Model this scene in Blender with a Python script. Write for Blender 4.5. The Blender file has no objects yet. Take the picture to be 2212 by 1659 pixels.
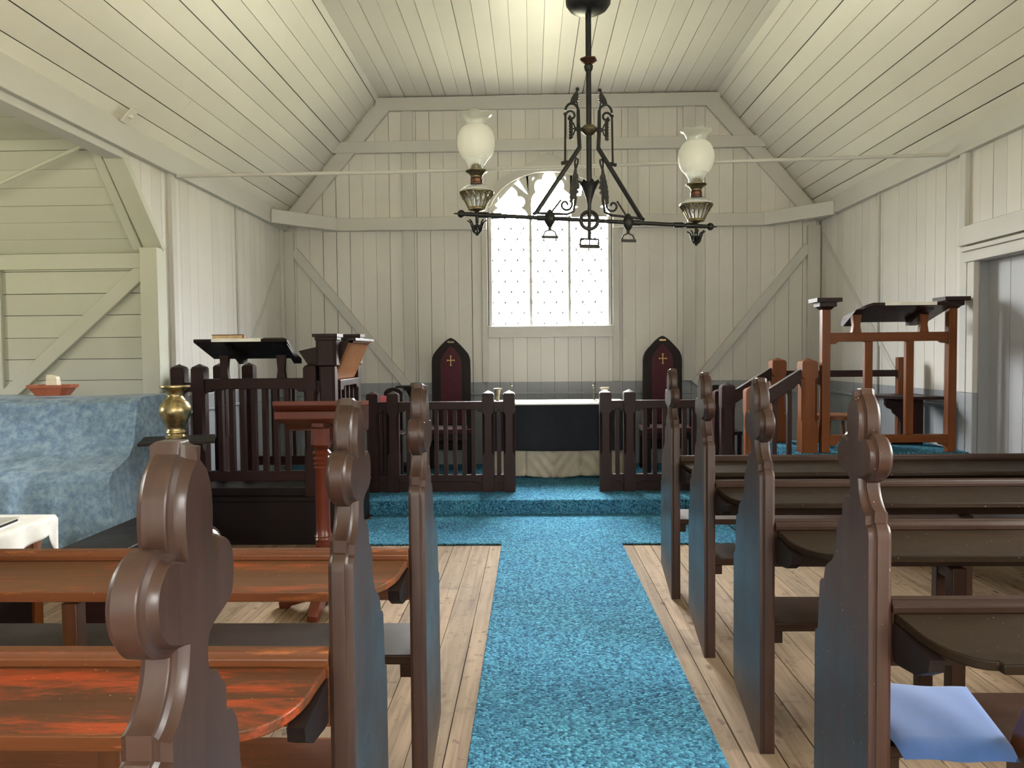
import bpy, bmesh, math, random
from mathutils import Vector, Matrix
random.seed(7)
SC = bpy.context.scene
COL = SC.collection
ORG = {}
V = Vector

# ------------------------------------------------------------------ mesh helpers
class MB:
    def __init__(s):
        s.v, s.f, s.t, s.m = [], [], [], []
    def add(s, vs, fs, tone=0.5, mi=0):
        b = len(s.v)
        s.v += [V(p) for p in vs]
        for f in fs:
            s.f.append([b + i for i in f]); s.t.append(tone); s.m.append(mi)
        return s
    def box(s, x0, x1, y0, y1, z0, z1, tone=0.5, mi=0):
        vs = [(x, y, z) for z in (z0, z1) for y in (y0, y1) for x in (x0, x1)]
        return s.add(vs, [(0, 2, 3, 1), (4, 5, 7, 6), (0, 1, 5, 4), (2, 6, 7, 3), (0, 4, 6, 2), (1, 3, 7, 5)], tone, mi)
    def prism(s, pts, ext, tone=0.5, mi=0):
        n = len(pts); e = V(ext)
        vs = [V(p) for p in pts] + [V(p) + e for p in pts]
        fs = [tuple(range(n)), tuple(range(2 * n - 1, n - 1, -1))]
        fs += [(i, i + n, (i + 1) % n + n, (i + 1) % n) for i in range(n)]
        return s.add(vs, fs, tone, mi)
    def beam(s, p0, p1, w, h, up=(0, 0, 1), tone=0.5):
        p0, p1 = V(p0), V(p1); d = (p1 - p0).normalized()
        a = d.cross(V(up)).normalized(); b = a.cross(d).normalized()
        q = [p0 + a * (w / 2 * i) + b * (h / 2 * j) for i, j in ((-1, -1), (1, -1), (1, 1), (-1, 1))]
        return s.prism(q, p1 - p0, tone)
    def loft(s, rings, cap=True, closed=True, tone=0.5):
        n = len(rings[0]); vs = [p for r in rings for p in r]; fs = []
        for k in range(len(rings) - 1):
            for i in range(n if closed else n - 1):
                j = (i + 1) % n
                fs.append((k * n + i, k * n + j, (k + 1) * n + j, (k + 1) * n + i))
        if cap:
            fs.append(tuple(range(n - 1, -1, -1))); fs.append(tuple(range((len(rings) - 1) * n, len(rings) * n)))
        return s.add(vs, fs, tone)
    def lathe(s, prof, c=(0, 0, 0), seg=20, cap=True, wave=None, rot=0.0):
        rings = []
        for r, z in prof:
            ring = []
            for i in range(seg):
                a = 2 * math.pi * i / seg + rot
                rr, zz = (r, z) if wave is None else wave(r, z, a)
                ring.append((c[0] + rr * math.cos(a), c[1] + rr * math.sin(a), c[2] + zz))
            rings.append(ring)
        return s.loft(rings, cap)
    def tube(s, path, r, seg=8):
        P = [V(p) for p in path]; rings = []; up = None
        for i, p in enumerate(P):
            d = (P[min(i + 1, len(P) - 1)] - P[max(i - 1, 0)]).normalized()
            if up is None:
                up = V((0, 0, 1)) if abs(d.z) < .9 else V((1, 0, 0))
            a = d.cross(up).normalized(); up = a.cross(d).normalized()
            rr = r[i] if isinstance(r, (list, tuple)) else r
            rings.append([p + a * (rr * math.cos(2 * math.pi * k / seg)) + up * (rr * math.sin(2 * math.pi * k / seg)) for k in range(seg)])
        return s.loft(rings)
    def ball(s, c, r, seg=14, n=8, sz=1.0):
        return s.lathe([(max(1e-4, r * math.sin(math.pi * k / n)), -r * sz * math.cos(math.pi * k / n)) for k in range(n + 1)], c, seg)
    def grid(s, fn, nu, nv, thick=None):
        vs = [fn(i / nu, j / nv) for j in range(nv + 1) for i in range(nu + 1)]
        fs = [(j * (nu + 1) + i, j * (nu + 1) + i + 1, (j + 1) * (nu + 1) + i + 1, (j + 1) * (nu + 1) + i) for j in range(nv) for i in range(nu)]
        return s.add(vs, fs)
    def build(s, name, mat, parent=None, bevel=0.0, angle=35, seg=2, solid=0.0, sub=0, keep=False, recalc=True):
        me = bpy.data.meshes.new(name)
        if parent is not None:
            org = ORG[parent]
        else:
            xs = [p.x for p in s.v]; ys = [p.y for p in s.v]; zs = [p.z for p in s.v]
            org = V(((min(xs) + max(xs)) / 2, (min(ys) + max(ys)) / 2, min(zs)))
        me.from_pydata([p - org for p in s.v], [], s.f)
        if recalc:
            bm = bmesh.new(); bm.from_mesh(me)
            bmesh.ops.recalc_face_normals(bm, faces=bm.faces)
            bm.to_mesh(me); bm.free()
        at = me.attributes.new('tone', 'FLOAT', 'FACE')
        at.data.foreach_set('value', s.t)
        ms = mat if isinstance(mat, (list, tuple)) else [mat]
        for m in ms: me.materials.append(m)
        me.polygons.foreach_set('material_index', s.m)
        me.polygons.foreach_set('use_smooth', [True] * len(me.polygons))
        me.update()
        me.set_sharp_from_angle(angle=math.radians(angle))
        o = bpy.data.objects.new(name, me); COL.objects.link(o)
        ORG[o] = org
        if parent is not None: o.parent = parent
        else: o.location = org
        if solid:
            md = o.modifiers.new('thick', 'SOLIDIFY'); md.thickness = solid; md.offset = 0
        if sub:
            md = o.modifiers.new('sub', 'SUBSURF'); md.levels = sub; md.render_levels = sub
        if bevel:
            md = o.modifiers.new('bevel', 'BEVEL'); md.width = bevel; md.segments = seg
            md.limit_method = 'ANGLE'; md.angle_limit = math.radians(30)
        return o

def tag(o, label, cat, group=None, kind=None):
    o['label'] = label; o['category'] = cat
    if group: o['group'] = group
    if kind: o['kind'] = kind
    return o
def thing(name, loc, label, cat, group=None):
    o = bpy.data.objects.new(name, None); COL.objects.link(o)
    o.location = loc; o.empty_display_size = .1; ORG[o] = V(loc)
    return tag(o, label, cat, group)
def struct(o):
    o['kind'] = 'structure'; return o

# ------------------------------------------------------------------ materials
class NT:
    def __init__(s, name):
        s.m = bpy.data.materials.new(name); s.m.use_nodes = True
        s.t = s.m.node_tree; s.b = s.t.nodes['Principled BSDF']
        s.out = s.t.nodes['Material Output']
    def n(s, typ, **kw):
        nd = s.t.nodes.new(typ)
        for k, v in kw.items():
            if k in nd.inputs: nd.inputs[k].default_value = v
            else: setattr(nd, k, v)
        return nd
    def l(s, a, b): s.t.links.new(a, b)
    def ramp(s, fac, stops):
        r = s.n('ShaderNodeValToRGB')
        while len(r.color_ramp.elements) < len(stops): r.color_ramp.elements.new(.5)
        for e, (p, c) in zip(r.color_ramp.elements, stops):
            e.position = p; e.color = (*c, 1)
        s.l(fac, r.inputs[0]); return r.outputs[0]
    def mix(s, fac, a, b, mode='MIX'):
        m = s.n('ShaderNodeMix', data_type='RGBA', blend_type=mode)
        for sk, v in ((m.inputs[0], fac), (m.inputs[6], a), (m.inputs[7], b)):
            if hasattr(v, 'is_output'): s.l(v, sk)
            elif isinstance(v, (int, float)): sk.default_value = v
            else: sk.default_value = (*v, 1)
        return m.outputs[2]
    def coord(s, scale=(1, 1, 1), kind='Object'):
        tc = s.n('ShaderNodeTexCoord'); mp = s.n('ShaderNodeMapping')
        mp.inputs['Scale'].default_value = scale
        s.l(tc.outputs[kind], mp.inputs['Vector']); return mp.outputs[0]
    def noise(s, vec, scale, detail=4, rough=.6, dist=0.0):
        nd = s.n('ShaderNodeTexNoise', Scale=scale, Detail=detail, Roughness=rough, Distortion=dist)
        s.l(vec, nd.inputs['Vector']); return nd.outputs['Fac']
    def bump(s, h, strength, dist):
        b = s.n('ShaderNodeBump', Strength=strength, Distance=dist)
        s.l(h, b.inputs['Height']); s.l(b.outputs[0], s.b.inputs['Normal'])
    def tone(s):
        return s.n('ShaderNodeAttribute', attribute_name='tone').outputs['Fac']
    def base(s, c):
        if hasattr(c, 'is_output'): s.l(c, s.b.inputs['Base Color'])
        else: s.b.inputs['Base Color'].default_value = (*c, 1)
    def set(s, **kw):
        for k, v in kw.items(): s.b.inputs[k.replace('_', ' ')].default_value = v

def sc(c, k): return tuple(min(1, x * k) for x in c)

def paint(name, c, rough=.5, var=.08):
    n = NT(name); co = n.coord((1, 1, 1))
    f = n.noise(co, 2.2, 5, .65)
    col = n.mix(f, sc(c, 1 - var), sc(c, 1 + var * .6))
    t = n.tone()
    col2 = n.mix(t, sc((1, 1, 1), .90), (1, 1, 1))
    n.base(n.mix(1.0, col, col2, 'MULTIPLY'))
    n.set(Roughness=rough)
    n.b.inputs['Specular IOR Level'].default_value = .35
    f2 = n.noise(co, 55, 3, .6)
    n.bump(f2, .12, .004)
    return n.m

def wood(name, c0, c1, axis='z', rough=.3, coat=.3, scale=1.0, worn=None, wornamt=.55, spec=.28):
    n = NT(name)
    st = {'x': (.9, 22, 22), 'y': (22, .9, 22), 'z': (22, 22, .9)}[axis]
    co = n.coord(tuple(a * scale for a in st))
    f = n.noise(co, 1.6, 6, .65, .25)
    col = n.ramp(f, [(.25, c0), (.75, c1)])
    big = n.noise(n.coord((1, 1, 1)), 3.0, 3, .6)
    col = n.mix(n.ramp(big, [(.3, (0, 0, 0)), (.75, (1, 1, 1))]), col, n.mix(.5, col, sc(c1, 1.25)))
    if worn:
        st2 = {'x': (1.3, 9, 9), 'y': (9, 1.3, 9), 'z': (9, 9, 1.3)}[axis]
        w = n.noise(n.coord(st2), 2.2, 10, .78, .3)
        col = n.mix(n.ramp(w, [(wornamt, (0, 0, 0)), (wornamt + .12, (1, 1, 1))]), col, worn)
        sp = n.noise(n.coord((1, 1, 1)), 120, 2, .5)
        col = n.mix(n.ramp(sp, [(.745, (0, 0, 0)), (.77, (1, 1, 1))]), col, (.5, .36, .25))
    n.base(col)
    n.set(Roughness=rough, Coat_Weight=coat, Coat_Roughness=.18)
    n.b.inputs['Specular IOR Level'].default_value = spec
    n.l(n.ramp(big, [(.3, (rough * .8,) * 3), (.7, (rough * 1.3,) * 3)]), n.b.inputs['Roughness'])
    n.bump(f, .16, .002)
    return n.m

def cloth(name, c0, c1, scale=30, rough=.85, stops=(.4, .6), sheen=.2):
    n = NT(name); co = n.coord((1, 1, 1))
    f = n.noise(co, scale, 5, .65, .3)
    n.base(n.ramp(f, [(stops[0], c0), (stops[1], c1)]))
    n.set(Roughness=rough, Sheen_Weight=sheen)
    w = n.noise(co, 700, 2, .5)
    n.bump(w, .25, .001)
    return n.m

def metal(name, c0, c1, rough=.3, scale=20, metallic=1.0):
    n = NT(name); f = n.noise(n.coord(), scale, 5, .65)
    n.base(n.ramp(f, [(.35, c0), (.65, c1)]))
    n.set(Roughness=rough, Metallic=metallic)
    return n.m

def carpet(name):
    n = NT(name); co = n.coord((1, 1, 1))
    st = n.noise(n.coord((60, .8, .8)), 1.0, 4, .75)
    v = n.n('ShaderNodeTexVoronoi', Scale=88.0); n.l(co, v.inputs['Vector'])
    big = n.noise(co, 1.7, 3, .6)
    a = n.ramp(st, [(.30, (.036, .140, .235)), (.66, (.050, .185, .30)), (.84, (.115, .31, .42))])
    a = n.mix(n.ramp(big, [(.35, (0, 0, 0)), (.7, (1, 1, 1))]), a, n.mix(1.0, a, (1.25, 1.2, 1.05), 'MULTIPLY'))
    # loops of pile: each its own shade of yarn
    yarn = n.n('ShaderNodeRGBToBW'); n.l(v.outputs['Color'], yarn.inputs[0])
    a = n.mix(1.0, a, n.ramp(yarn.outputs[0], [(.15, (.42, .45, .50)), (.5, (.95, .96, .97)), (.85, (1.75, 1.65, 1.55))]), 'MULTIPLY')
    n.base(a)
    n.set(Roughness=1.0, Sheen_Weight=.0); n.b.inputs['Specular IOR Level'].default_value = .1
    inv = n.n('ShaderNodeMath', operation='SUBTRACT'); inv.inputs[0].default_value = 1
    n.l(v.outputs['Distance'], inv.inputs[1])
    n.bump(inv.outputs[0], 1.0, .012)
    return n.m

def planks(name):
    n = NT(name)
    g = n.noise(n.coord((26, 1.1, 1)), 1.4, 6, .65, .6)
    t = n.tone()
    col = n.ramp(g, [(.20, (.10, .062, .036)), (.45, (.215, .152, .099)), (.8, (.32, .240, .170))])
    tn = n.ramp(t, [(0, (.72, .70, .67)), (.5, (.95, .93, .9)), (1, (1.12, 1.06, .98))])
    col = n.mix(1.0, col, tn, 'MULTIPLY')
    v = n.n('ShaderNodeTexVoronoi', Scale=1.0, Randomness=1.0); n.l(n.coord((9, 3.6, 1)), v.inputs['Vector'])
    k = n.ramp(v.outputs['Distance'], [(.07, (1, 1, 1)), (.14, (0, 0, 0))])
    col = n.mix(k, col, (.085, .05, .03))
    sp = n.noise(n.coord((1, .7, 1)), 26, 3, .6)
    col = n.mix(n.ramp(sp, [(.62, (0, 0, 0)), (.70, (.8, .8, .8))]), col, (.10, .065, .045))
    d = n.noise(n.coord((1, 1, 1)), 9, 5, .7)
    col = n.mix(n.ramp(d, [(.56, (0, 0, 0)), (.72, (1, 1, 1))]), col, n.mix(1.0, col, (.68, .66, .64), 'MULTIPLY'))
    n.base(col); n.set(Roughness=.8); n.b.inputs['Specular IOR Level'].default_value = .12
    n.bump(g, .15, .003)
    return n.m

CREAM = (.655, .635, .605)
M = {}
M['wall'] = paint('cream_wall_paint', CREAM)
M['ceil'] = paint('cream_ceiling_paint', (.73, .705, .645), .38)
M['transept'] = paint('pale_green_cream_paint', (.58, .585, .50))
M['trim'] = paint('greyish_trim_paint', (.565, .557, .532))
M['dado'] = paint('blue_grey_dado_paint', (.30, .315, .345), .45)
M['door'] = paint('lavender_grey_door_paint', (.40, .41, .45), .42)
M['floor'] = planks('worn_pine_boards')
M['carpet'] = carpet('turquoise_loop_carpet')
M['gap'] = paint('dark_board_gap', (.03, .028, .025))
for ax in 'xyz':
    M['dark_' + ax] = wood('dark_brown_varnish_' + ax, (.013, .0062, .004), (.030, .0140, .008), ax, .42, .02, spec=.14)
    M['maroon_' + ax] = wood('dark_maroon_wood_' + ax, (.010, .0033, .0032), (.024, .0075, .0064), ax, .42, .04, spec=.25)
    M['oak_' + ax] = wood('orange_brown_wood_' + ax, (.075, .020, .005), (.165, .050, .012), ax, .36, .05)
    M['red_' + ax] = wood('red_mahogany_' + ax, (.060, .0095, .004), (.110, .020, .007), ax, .33, .15, spec=.4)
    M['black_' + ax] = wood('blackish_wood_' + ax, (.005, .003, .0028), (.012, .0065, .006), ax, .45, .0, spec=.2)
M['endpanel'] = wood('brown_pew_end_varnish', (.0115, .0056, .0040), (.042, .0195, .0130), 'z', .33, .06, spec=.36)
M['scuffed'] = wood('brown_pew_end_varnish_scuffed', (.020, .0098, .0066), (.056, .0260, .0175), 'z', .34, .05, worn=(.17, .024, .009), wornamt=.575, spec=.34)
M['ledge_red'] = wood('worn_red_ledge_varnish', (.070, .029, .013), (.130, .056, .024), 'x', .38, .03, worn=(.30, .062, .022), wornamt=.53, spec=.25)
M['ledge_blister'] = wood('blistered_red_ledge_varnish', (.048, .018, .008), (.088, .033, .014), 'x', .36, .06, worn=(.30, .048, .013), wornamt=.49, spec=.28)
M['edge_red'] = wood('orange_worn_rail_varnish', (.060, .019, .007), (.130, .040, .012), 'x', .36, .05, worn=(.36, .11, .03), wornamt=.55)
M['ledge_dark'] = wood('worn_dark_ledge_varnish', (.008, .0048, .0026), (.019, .0110, .0058), 'x', .42, .03, worn=(.05, .018, .009), wornamt=.62, spec=.10)
M['golden'] = wood('window_lit_board', (.12, .040, .008), (.27, .10, .024), 'z', .42, .08)  # golden tone holds the window light falling on this wood
M['black_cloth'] = cloth('navy_black_cloth', (.006, .008, .014), (.010, .012, .02), 8)
M['beige'] = cloth('beige_linen', (.42, .37, .29), (.48, .43, .34), 10)
M['white_cloth'] = cloth('white_linen', (.72, .71, .68), (.8, .79, .76), 12)
M['crimson'] = cloth('crimson_upholstery', (.048, .0045, .012), (.064, .0065, .017), 40)
M['pink'] = cloth('pink_cloth', (.62, .12, .17), (.70, .16, .21), 12)
M['redcloth'] = cloth('crimson_cloth', (.28, .008, .03), (.34, .012, .04), 12)
M['bluecush'] = cloth('blue_cotton', (.020, .060, .18), (.026, .075, .215), 5)
M['paper'] = cloth('paper', (.78, .77, .72), (.84, .83, .78), 15, sheen=0)
M['pages'] = cloth('aged_page_edges', (.50, .36, .20), (.62, .47, .28), 80, sheen=0)
M['candle'] = cloth('cream_wax', (.80, .74, .58), (.84, .79, .64), 8, .5, sheen=0)
M['terracotta'] = cloth('terracotta_plastic', (.36, .10, .05), (.42, .125, .065), 10, .5, sheen=0)
M['brass'] = metal('aged_brass', (.26, .20, .10), (.52, .42, .23), .34, 45)
M['brass_dull'] = metal('dull_brass', (.15, .125, .08), (.26, .22, .14), .4)
M['copper'] = metal('red_brown_copper', (.11, .055, .04), (.16, .085, .06), .45)
M['gold'] = metal('gold_thread', (.55, .38, .12), (.65, .47, .17), .4, metallic=.6)
M['iron'] = metal('black_wrought_iron', (.010, .010, .012), (.022, .021, .022), .42, metallic=.4)
M['lead'] = metal('grey_lead', (.09, .09, .095), (.14, .14, .15), .5, metallic=.5)
def mottled():
    n = NT('mottled_blue_cotton'); co = n.coord()
    f = n.noise(co, 22, 6, .75, .15)
    g = n.noise(co, 5, 4, .6, .4)
    c = n.ramp(f, [(.32, (.09, .15, .25)), (.45, (.165, .26, .385)), (.56, (.245, .365, .48)), (.72, (.36, .475, .55))])
    c = n.mix(n.ramp(g, [(.40, (0, 0, 0)), (.66, (1, 1, 1))]), c, n.mix(.45, c, (.10, .15, .19)))
    n.base(c); n.set(Roughness=.9, Sheen_Weight=.15)
    n.bump(n.noise(co, 500, 2, .5), .25, .001); return n.m
M['mottled'] = mottled()
def glass(name, tint, gloss=.12, rough=.02, milk=0):
    n = NT(name)
    tr = n.n('ShaderNodeBsdfTransparent', Color=(*tint, 1)); gl = n.n('ShaderNodeBsdfGlossy', Roughness=rough)
    fr = n.n('ShaderNodeLayerWeight', Blend=.5)
    pw = n.n('ShaderNodeMath', operation='POWER'); pw.inputs[1].default_value = 4; n.l(fr.outputs['Facing'], pw.inputs[0])
    mp = n.n('ShaderNodeMath', operation='MULTIPLY_ADD', use_clamp=True); mp.inputs[1].default_value = .6; mp.inputs[2].default_value = .03 + gloss * .05
    n.l(pw.outputs[0], mp.inputs[0])
    mx = n.n('ShaderNodeMixShader'); n.l(mp.outputs[0], mx.inputs[0]); n.l(tr.outputs[0], mx.inputs[1]); n.l(gl.outputs[0], mx.inputs[2])
    if milk:
        tl = n.n('ShaderNodeBsdfTranslucent', Color=(.9, .9, .88, 1)); m3 = n.n('ShaderNodeMixShader'); m3.inputs[0].default_value = milk
        n.l(mx.outputs[0], m3.inputs[1]); n.l(tl.outputs[0], m3.inputs[2]); mx = m3
    n.l(mx.outputs[0], n.out.inputs['Surface']); return n.m
M['pane'] = glass('window_glass', (.97, .985, .98))
M['clear'] = glass('clear_lamp_glass', (.96, .97, .95), .8, .03, .30)
M['rim'] = glass('clear_frill_glass', (.93, .94, .92), .9, .04, .28)
def frosted():
    n = NT('frosted_lamp_glass')
    tr = n.n('ShaderNodeBsdfTranslucent', Color=(.93, .93, .90, 1)); df = n.n('ShaderNodeBsdfPrincipled', Roughness=.45)
    df.inputs['Base Color'].default_value = (.86, .86, .82, 1)
    tp = n.n('ShaderNodeBsdfTransparent', Color=(.95, .95, .93, 1))
    m1 = n.n('ShaderNodeMixShader'); m1.inputs[0].default_value = .45
    n.l(tr.outputs[0], m1.inputs[2]); n.l(df.outputs[0], m1.inputs[1])
    m2 = n.n('ShaderNodeMixShader'); m2.inputs[0].default_value = .25
    n.l(m1.outputs[0], m2.inputs[1]); n.l(tp.outputs[0], m2.inputs[2])
    n.l(m2.outputs[0], n.out.inputs['Surface']); return n.m
M['frosted'] = frosted()

# ------------------------------------------------------------------ boarded surfaces
def clip(poly, a, b, c):            # keep a*u + b*v <= c
    out = []
    for i in range(len(poly)):
        p, q = poly[i], poly[(i + 1) % len(poly)]
        dp, dq = a * p[0] + b * p[1] - c, a * q[0] + b * q[1] - c
        if dp <= 0: out.append(p)
        if (dp < 0 < dq) or (dq < 0 < dp):
            t = dp / (dp - dq); out.append((p[0] + t * (q[0] - p[0]), p[1] + t * (q[1] - p[1])))
    return out
def seams(lo, hi, w, rnd):
    r = [lo]
    while r[-1] < hi: r.append(r[-1] + w * rnd.uniform(.97, 1.03))
    return r
def gapw(rnd):
    x = rnd.random()
    return .0020 if x < .45 else (.0036 if x < .8 else .0065)
def boards(mb, polys, w, P, nrm, th=.016, axis=0, seed=1, mi=0, off=0.0, joints=0, gapk=1.0):
    """polys: convex 2D outlines, boards divide coordinate `axis`; P maps (u,v) to 3D, nrm points into the room."""
    rnd = random.Random(seed); nrm = V(nrm)
    lo = min(p[axis] for q in polys for p in q) - off; hi = max(p[axis] for q in polys for p in q)
    sm = seams(lo, hi, w, rnd)
    for i in range(len(sm) - 1):
        g0, g1 = gapw(rnd) * gapk / 2, gapw(rnd) * gapk / 2
        tone = rnd.random(); dz = rnd.uniform(0, .0012)
        cuts = [None]
        for q in polys:
            a = clip(q, *((1, 0) if axis == 0 else (0, 1)), sm[i + 1] - g1)
            a = clip(a, *((-1, 0) if axis == 0 else (0, -1)), -(sm[i] + g0)) if len(a) > 2 else a
            if len(a) < 3: continue
            if joints and rnd.random() < joints:
                o = 1 - axis; l0 = min(p[o] for p in a); l1 = max(p[o] for p in a); c = rnd.uniform(l0 + .2 * (l1 - l0), l0 + .8 * (l1 - l0))
                e = (0, 1) if axis == 0 else (1, 0)
                parts = [clip(a, *e, c - .0007), clip(a, -e[0], -e[1], -(c + .0007))]
            else: parts = [a]
            for a in parts:
                if len(a) < 3: continue
                mb.prism([P(*p) + nrm * dz for p in a], -nrm * (th + dz), tone, mi)
                if joints: tone = rnd.random()

XL, XR, YB, YF = -2.54, 2.93, 7.90, -3.2
ZP, ZT, HL, HR = 2.69, 3.87, -1.53, 1.88        # plate top, flat ceiling, hips
ZD = .965                                        # dado height
WX0, WX1, WZ0, WSP, WTOP = -.42, .81, 1.545, 2.64, 3.10
def arch(u):                                     # window arch height at x
    k = (u - .195) / .615
    return WSP + .455 * math.sqrt(max(0, 1 - k * k))

# back wall
def back_regions(z0, z1, mi, mb, seed):
    roof = [(XL + .016, 0), (XR - .008, 0), (XR - .008, ZP), (HR, ZT), (HL, ZT), (XL + .016, ZP)]
    band = clip(clip(roof, 0, 1, z1), 0, -1, -z0)
    P = lambda u, v: V((u, YB, v))
    regs = []
    for r in (clip(band, 1, 0, WX0 - .02), clip(band, -1, 0, -(WX1 + .02))): regs.append(r)
    mid = clip(clip(band, 1, 0, WX1 + .02), -1, 0, -(WX0 - .02))
    regs.append(clip(mid, 0, 1, WZ0)); regs.append(clip(mid, 0, -1, -3.16))
    # corners beside the arch
    for a, b in ((WX0 - .02, .0), (.39, WX1 + .02)):
        q = clip(clip(mid, 1, 0, b), -1, 0, -a)
        q = clip(clip(q, 0, 1, 3.16), 0, -1, -WSP)
        if a < 0: q = clip(q, .42, -.40, .42 * (WX0 - .02) - .40 * (WSP + .05))
        else: q = clip(q, -.42, -.40, -.42 * (WX1 + .02) - .40 * (WSP + .05))
        regs.append(q)
    boards(mb, [r for r in regs if len(r) > 2], .139, P, (0, -1, 0), axis=0, seed=seed, mi=mi, off=.02)
mb = MB()
back_regions(ZD, ZT, 0, mb, 3); back_regions(.0, ZD, 1, mb, 3)
# solid backing with the window hole
y0, y1 = YB + .016, YB + .10
for (a, b, c, d) in ((-5.2, WX0 - .01, -.1, 4.3), (WX1 + .01, 5.2, -.1, 4.3), (WX0 - .01, WX1 + .01, -.1, WZ0 - .005), (WX0 - .01, WX1 + .01, 3.12, 4.3)):
    mb.box(a, b, y0, y1, c, d, .5, 2)
# arch spandrels of the backing
for sgn in (-1, 1):
    pts = []
    for k in range(13):
        u = .195 + sgn * .625 * math.sin(math.pi / 2 * k / 12); pts.append((u, arch(.195 + sgn * min(.615, abs(u - .195))) + .012))
    pts = [(p[0], min(p[1], 3.12)) for p in pts]
    out = pts + [(.195 + sgn * .625, 3.13), (.195, 3.13)]
    mb.prism([V((u, y0, v)) for u, v in out], (0, .084, 0), .5, 2)
struct(mb.build('wall_back', [M['wall'], M['dado'], M['gap']]))

# side walls of the nave
def side_wall(name, X, nx, full, windows, seed):
    mb = MB(); P = lambda u, v: V((X, u, v))
    def sub(z0, z1, mi):
        regs = []
        for q in full:
            a = clip(clip(q, 0, 1, z1), 0, -1, -z0)
            if len(a) < 3: continue
            todo = [a]
            for (ya, yb, za, zb) in windows:
                nt = []
                for t in todo:
                    ym = [p[0] for p in t]
                    if max(ym) <= ya or min(ym) >= yb: nt.append(t); continue
                    nt += [clip(t, 1, 0, ya), clip(t, -1, 0, -yb)]
                    m = clip(clip(t, 1, 0, yb), -1, 0, -ya)
                    nt += [clip(m, 0, 1, za), clip(m, 0, -1, -zb)]
                todo = [t for t in nt if len(t) > 2]
            regs += todo
        if regs: boards(mb, regs, .139, P, (nx, 0, 0), axis=0, seed=seed, mi=mi)
    sub(ZD, ZP, 0); sub(0, ZD, 1)
    return mb
# left: far bay, triangle over the transept brace, near bay
YT0, YT1 = 1.30, 5.32
fullL = [[(YT1, 0), (YB, 0), (YB, 2.62), (YT1, 2.62)], [(YT1, 2.0), (YT1, 2.62), (4.74, 2.62)],
         [(YF, 0), (YT0, 0), (YT0, 2.62), (YF, 2.62)], [(YT0, 2.0), (YT0 + .58, 2.62), (YT0, 2.62)]]
WINL = [(-2.7, -.6, .95, 2.4)]
mb = side_wall('wall_left', XL, 1, fullL, WINL, 11)
xb0, xb1 = XL - .10, XL - .016
for (a, b, c, d) in ((YT1, YB + .1, -.1, 2.8), (YF, -2.7, -.1, 2.8), (-.6, YT0, -.1, 2.8), (-2.7, -.6, -.1, .95), (-2.7, -.6, 2.4, 2.8), (YT0, YT1, 2.62, 2.9)):
    mb.box(xb0, xb1, a, b, c, d, .5, 2)
mb.prism([V((xb0, y, z)) for y, z in ((YT1, 2.0), (YT1, 2.8), (4.6, 2.8), (4.74, 2.62))], (.084, 0, 0), .5, 2)
mb.prism([V((xb0, y, z)) for y, z in ((YT0, 2.0), (YT0, 2.8), (2.0, 2.8), (YT0 + .58, 2.62))], (.084, 0, 0), .5, 2)
struct(mb.build('wall_left', [M['wall'], M['dado'], M['gap']]))
# right
DY0, DY1, DZ = 3.95, 5.12, 1.83                      # doorway
WINR = [(-2.7, -.6, .95, 2.4), (1.2, 2.4, 1.05, 2.2)]
fullR = [[(YF, 0), (YB, 0), (YB, 2.62), (YF, 2.62)]]
mb = side_wall('wall_right', XR, -1, fullR, WINR + [(DY0, DY1, -.01, DZ)], 12)
xa, xb = XR + .016, XR + .10
for (a, b, c, d) in ((YF, -2.7, -.1, 2.8), (-.6, 1.2, -.1, 2.8), (2.4, DY0, -.1, 2.8), (DY1, YB + .1, -.1, 2.8), (-2.7, -.6, -.1, .95), (-2.7, -.6, 2.4, 2.8), (1.2, 2.4, -.1, 1.05), (1.2, 2.4, 2.2, 2.8), (DY0, DY1, DZ, 2.8)):
    mb.box(xa, xb, a, b, c, d, .5, 2)
struct(mb.build('wall_right', [M['wall'], M['dado'], M['gap']]))
# rear wall behind the viewer, with a wide window
mb = MB(); P = lambda u, v: V((u, YF, v))
roof = [(XL, 0), (XR, 0), (XR, ZP), (HR, ZT), (HL, ZT), (XL, ZP)]
rw = (-.5, .9, 1.5, 2.9)
rg = [clip(roof, 1, 0, rw[0]), clip(roof, -1, 0, -rw[1])]
m_ = clip(clip(roof, 1, 0, rw[1]), -1, 0, -rw[0]); rg += [clip(m_, 0, 1, rw[2]), clip(m_, 0, -1, -rw[3])]
boards(mb, rg, .139, P, (0, 1, 0), seed=5)
for (a, b, c, d) in ((-5.2, rw[0], -.1, 4.3), (rw[1], 5.2, -.1, 4.3), (rw[0], rw[1], -.1, rw[2]), (rw[0], rw[1], rw[3], 4.3)):
    mb.box(a, b, YF - .1, YF - .016, c, d, .5, 1)
struct(mb.build('wall_rear', [M['wall'], M['gap']]))

# ceiling: two slopes and a flat, boards running along the church
mb = MB()
for side in (0, 1):
    p0 = V((XL, 0, ZP - .02)) if side == 0 else V((XR, 0, ZP - .02)); p1 = V((HL, 0, ZT)) if side == 0 else V((HR, 0, ZT))
    d = p1 - p0; L = d.length; d.normalize()
    n = V((d.z, 0, -d.x)) if side == 0 else V((-d.z, 0, d.x))
    if n.z > 0: n = -n
    P = lambda u, v, p0=p0, d=d: p0 + d * u + V((0, v, 0))
    boards(mb, [[(0, YF), (L, YF), (L, YB), (0, YB)]], .138, P, n, axis=0, seed=21 + side, joints=.35, gapk=1.25)
    q = [p0 - d * .1 - n * .016, p1 + d * .1 - n * .016, p1 + d * .1 - n * .08, p0 - d * .1 - n * .08]
    mb.prism([p + V((0, YF - .1, 0)) for p in q], (0, YB - YF + .2, 0), .5, 1)
P = lambda u, v: V((u, v, ZT))
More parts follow.
